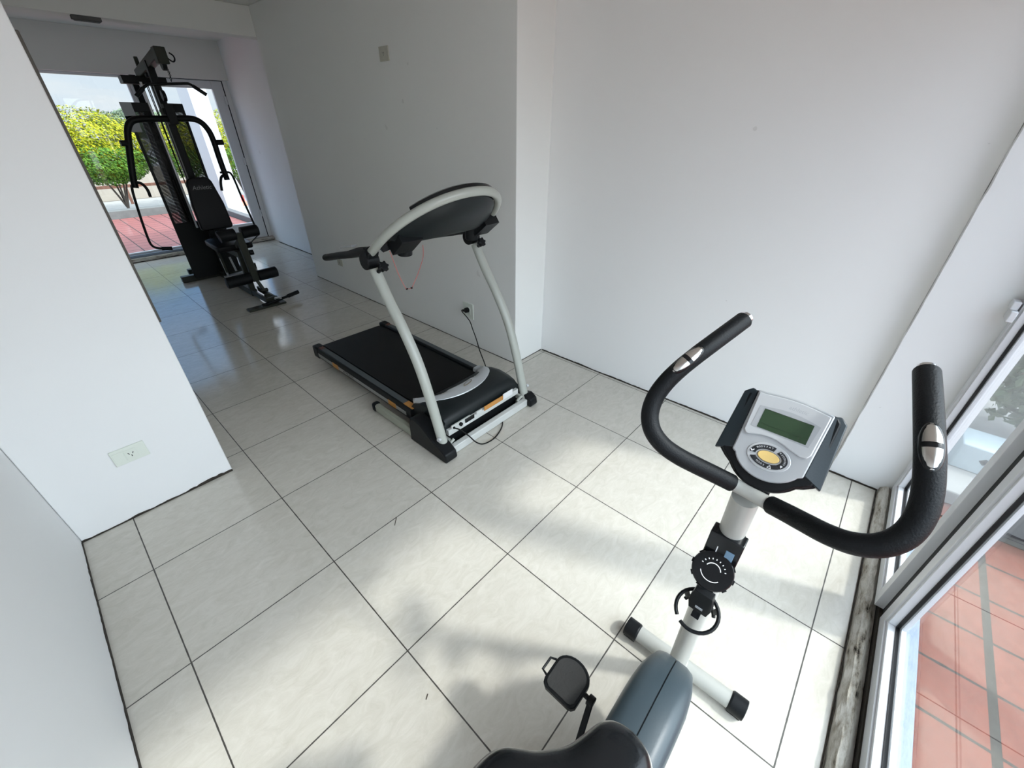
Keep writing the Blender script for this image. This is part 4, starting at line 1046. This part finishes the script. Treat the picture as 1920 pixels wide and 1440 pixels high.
# lat bar, chain, strap: hang from the boom, each a thing that lifts off
lat = thing('lat_pulldown_bar', 'bent black pull-down bar hanging from the home gym boom', 'bar', (1.49, 3.42, 1.80))
bm = bm_new(); sweep(bm, spline([(1.232, 3.45, 1.700), (1.300, 3.44, 1.760), (1.335, 3.435, 1.783), (1.36, 3.43, 1.789), (1.49, 3.41, 1.797), (1.615, 3.40, 1.806), (1.642, 3.40, 1.803), (1.665, 3.40, 1.789), (1.742, 3.39, 1.731)], 4), .0105, 12); lb = obj('bar', bm, M['gym'], lat)
for a, b in (((1.232, 3.45, 1.700), (1.300, 3.44, 1.760)), ((1.662, 3.40, 1.791), (1.745, 3.39, 1.729))):
    bm = bm_new(); sweep(bm, [a, b], .0155, 12); obj('grip', bm, M['foam'], lb)
bm = bm_new()
cp = spline([(1.497, 3.385, 1.93), (1.510, 3.39, 1.90), (1.517, 3.40, 1.865), (1.512, 3.405, 1.815)], 4)
for i, (a, b) in enumerate(zip(cp, cp[1:])):
    d = (b-a).normalized(); sdd = d.cross(V((1,0,0)) if i % 2 else V((0,1,0))).normalized(); l = (b-a).length*.62; c = (a+b)/2
    sweep(bm, [c+d*l*math.cos(q)+sdd*.007*math.sin(q) for q in (2*math.pi*k/12 for k in range(13))], .0022, 6, cap=False)
obj('chain', bm, M['gym'], lat)
bm = bm_new(); sweep(bm, spline([(1.530, 3.36, 1.975), (1.557, 3.36, 1.953), (1.575, 3.36, 1.955), (1.584, 3.36, 1.975), (1.578, 3.36, 1.995), (1.556, 3.36, 2.010)], 5), .0058, 10)
tag(obj('hook', bm, M['plastic'], None), 'black curved hook at the right of the home gym boom head', 'hook')

# ================================================================== OUTSIDE
sbox('floor_terrace_near', (-6, -12, -.10), (12, -2.263, -.012), M['terrace'], label='red square terrace tiles outside the near window')
sbox('floor_terrace_far', (-8, 5.541, -.12), (2.85, 9.2, -.002), M['terrace_far'], label='red terrace tiles beyond the far door')
sbox('ground_far', (-12, 9.21, -.30), (16, 26, -.05), M['concrete'])
sbox('ground_far_side', (2.99, 5.541, -.25), (12, 9.209, -.06), M['concrete'])
def stone_kerb():
    bm = bm_new(); box(bm, (2.472, -5.0, -.011), (2.60, -2.482, .165)); 
    tag(obj('planter_kerb', bm, M['stone'], None, bevel=.008), 'dark grey stone kerb outside the near window', 'kerb')
    bm = bm_new(); box(bm, (2.601, -3.3, -.011), (4.2, -2.300, .06)); tag(obj('concrete_slab', bm, M['concrete'], None, bevel=.006), 'pale concrete slab behind the dark stone kerb', 'slab')
    root = thing('junction_box', 'pale grey box with a dark diamond outside the near window', 'box', (2.92, -2.42, .06))
    bm = bm_new(); box(bm, (2.83, -2.56, .06), (3.02, -2.33, .20)); obj('case', bm, mat('pale_grey_box', (.36, .42, .44), .6), root, bevel=.006)
    bm = bm_new(); box(bm, (-.014, -.014, 0), (.014, .014, .001), frame((2.8298, -2.43, .135), (0,.707,.707), (0,-.707,.707))); obj('diamond_mark', bm, M['dark_hole'], root, smooth=0)
stone_kerb()
def leaf_cloud(bm, c, rad, n, ls, rnd, lump=.28, zmin=None):
    c = V(c)
    for _ in range(n):
        while True:
            d = V((rnd.gauss(0,1), rnd.gauss(0,1), rnd.gauss(0,1)))
            if d.length > .05: break
        d.normalize()
        k = 1+lump*mnoise.noise(d*2.3+c)
        r = k*(.55+.45*rnd.random()**.35)
        p = c+V((d.x*rad[0]*r, d.y*rad[1]*r, d.z*rad[2]*r))
        if zmin is not None and p.z < zmin: continue
        nn = (d+V((rnd.uniform(-.8,.8), rnd.uniform(-.8,.8), rnd.uniform(-.3,.9)))).normalized()
        t = nn.cross(V((rnd.random(), rnd.random(), rnd.random()))).normalized(); s = nn.cross(t)
        l = ls*rnd.uniform(.7,1.3); w = l*.45
        vs = [bm.verts.new(q) for q in (p-t*l, p+s*w+nn*l*.12, p+t*l, p-s*w+nn*l*.12)]
        bm.faces.new(vs)
def tree(name, label, cat, base, crown, rad, n, ls, mat1, seed, stems=5, group=None, low=None):
    rnd = random.Random(seed)
    root = thing(name, label, cat, base, group)
    bm = bm_new()
    for k in range(stems):
        a = 2*math.pi*k/stems+rnd.random(); b = V(base)
        top = V(crown)+V((math.cos(a)*rad[0]*.5, math.sin(a)*rad[1]*.5, -rad[2]*.1))
        mid = b.lerp(top, .5)+V((math.cos(a)*.03, math.sin(a)*.03, .05))
        sweep(bm, spline([b, b.lerp(mid, .5)+V((0,0,.03)), mid, top], 3), [.020-.014*i/9 for i in range(10)], 7)
    obj('trunk', bm, M['bark'], root)
    bm = bm_new(); leaf_cloud(bm, crown, rad, n, ls, rnd); obj('foliage', bm, mat1, root, smooth=0)
    if low:
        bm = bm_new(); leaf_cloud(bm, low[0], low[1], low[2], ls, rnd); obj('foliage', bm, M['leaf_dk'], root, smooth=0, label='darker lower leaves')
    return root
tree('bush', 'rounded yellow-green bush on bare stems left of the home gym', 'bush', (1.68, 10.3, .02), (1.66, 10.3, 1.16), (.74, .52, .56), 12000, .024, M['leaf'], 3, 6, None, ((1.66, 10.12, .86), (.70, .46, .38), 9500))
tree('bush', 'green bush glimpsed behind the home gym column', 'bush', (3.05, 10.5, .02), (3.05, 10.5, 1.12), (.42, .45, .50), 5000, .024, M['leaf'], 5, 5, None, ((2.98, 10.4, .85), (.42, .40, .36), 3500))
tree('bush', 'green bush seen through the glass door right of the white column', 'bush', (4.15, 10.9, -.05), (4.15, 10.9, 1.15), (.55, .5, .60), 6500, .024, M['leaf'], 6, 5, None, ((4.12, 10.75, .80), (.50, .45, .42), 4500))
tree('bush', 'yellow-green bush at the left edge of the far view, by the partition', 'bush', (.62, 11.0, .02), (.62, 11.0, 1.25), (.34, .4, .60), 4000, .024, M['leaf'], 4, 5)
tree('tree', 'distant dull green tree top above the bushes', 'tree', (4.2, 22, -.05), (4.6, 22, 1.50), (1.5, 1.0, .50), 3200, .07, M['leaf_shrub'], 8, 3)
tree('shrub', 'dull green shrub outside the near window beyond the dark kerb', 'shrub', (3.35, -2.75, .06), (3.38, -2.62, .60), (.42, .30, .48), 2600, .035, M['leaf_shrub'], 9, 4)
def far_things():
    bm = bm_new(); box(bm, (-4, 9.20, -.05), (2.98, 9.42, .135)); tag(obj('garden_wall', bm, M['conc_mid'], None, bevel=.008), 'low pale concrete wall at the end of the far terrace', 'wall')
    bm = bm_new(); box(bm, (2.86, 5.56, -.10), (2.98, 9.199, .09)); tag(obj('garden_kerb', bm, M['conc_dk'], None, bevel=.008), 'dark grey kerb along the right side of the far terrace', 'kerb')
    bm = bm_new(); box(bm, (2.99, 8.50, -.06), (3.28, 9.16, 3.2)); tag(obj('white_post', bm, M['ext_white'], None, bevel=.006), 'square white column outside the glass door', 'column')
    bm = bm_new(); box(bm, (-6, 12.4, -.05), (3.4, 12.55, .62)); tag(obj('boundary_wall', bm, M['ext_wall'], None, bevel=.01), 'cream wall behind the bushes', 'wall')
    root = thing('fence_rail', 'rusty brown rail in front of the cream wall', 'fence', (1.6, 11.6, 0))
    bm = bm_new(); boxbar(bm, (-3, 11.6, .32), (3.2, 11.6, .32), .05, .06); obj('rail', bm, M['rust'], root)
    for X_ in (-.4, 1.05, 1.95, 2.9):
        bm = bm_new(); boxbar(bm, (X_, 11.6, -.05), (X_, 11.6, .30), .05, .05, up=(0,1,0)); obj('post', bm, M['rust'], root)
    bm = bm_new(); box(bm, (3.5, 12.4, -.05), (8, 12.55, .75)); tag(obj('white_boundary_wall', bm, M['ext_white'], None, bevel=.01), 'white wall beyond the glass door', 'wall')
    bm = bm_new(); box(bm, (3.52, 10.0, -.05), (3.80, 10.25, .10)); tag(obj('red_crate', bm, M['red'], None, bevel=.008), 'red box on the ground seen through the glass door', 'box')
    bm = bm_new(); box(bm, (3.30, 9.43, -.05), (5.5, 9.95, -.028)); tag(obj('red_paving', bm, mat('orange_paving', (.52, .20, .13), .7), None), 'strip of red paving in front of the red box', 'paving')
far_things()
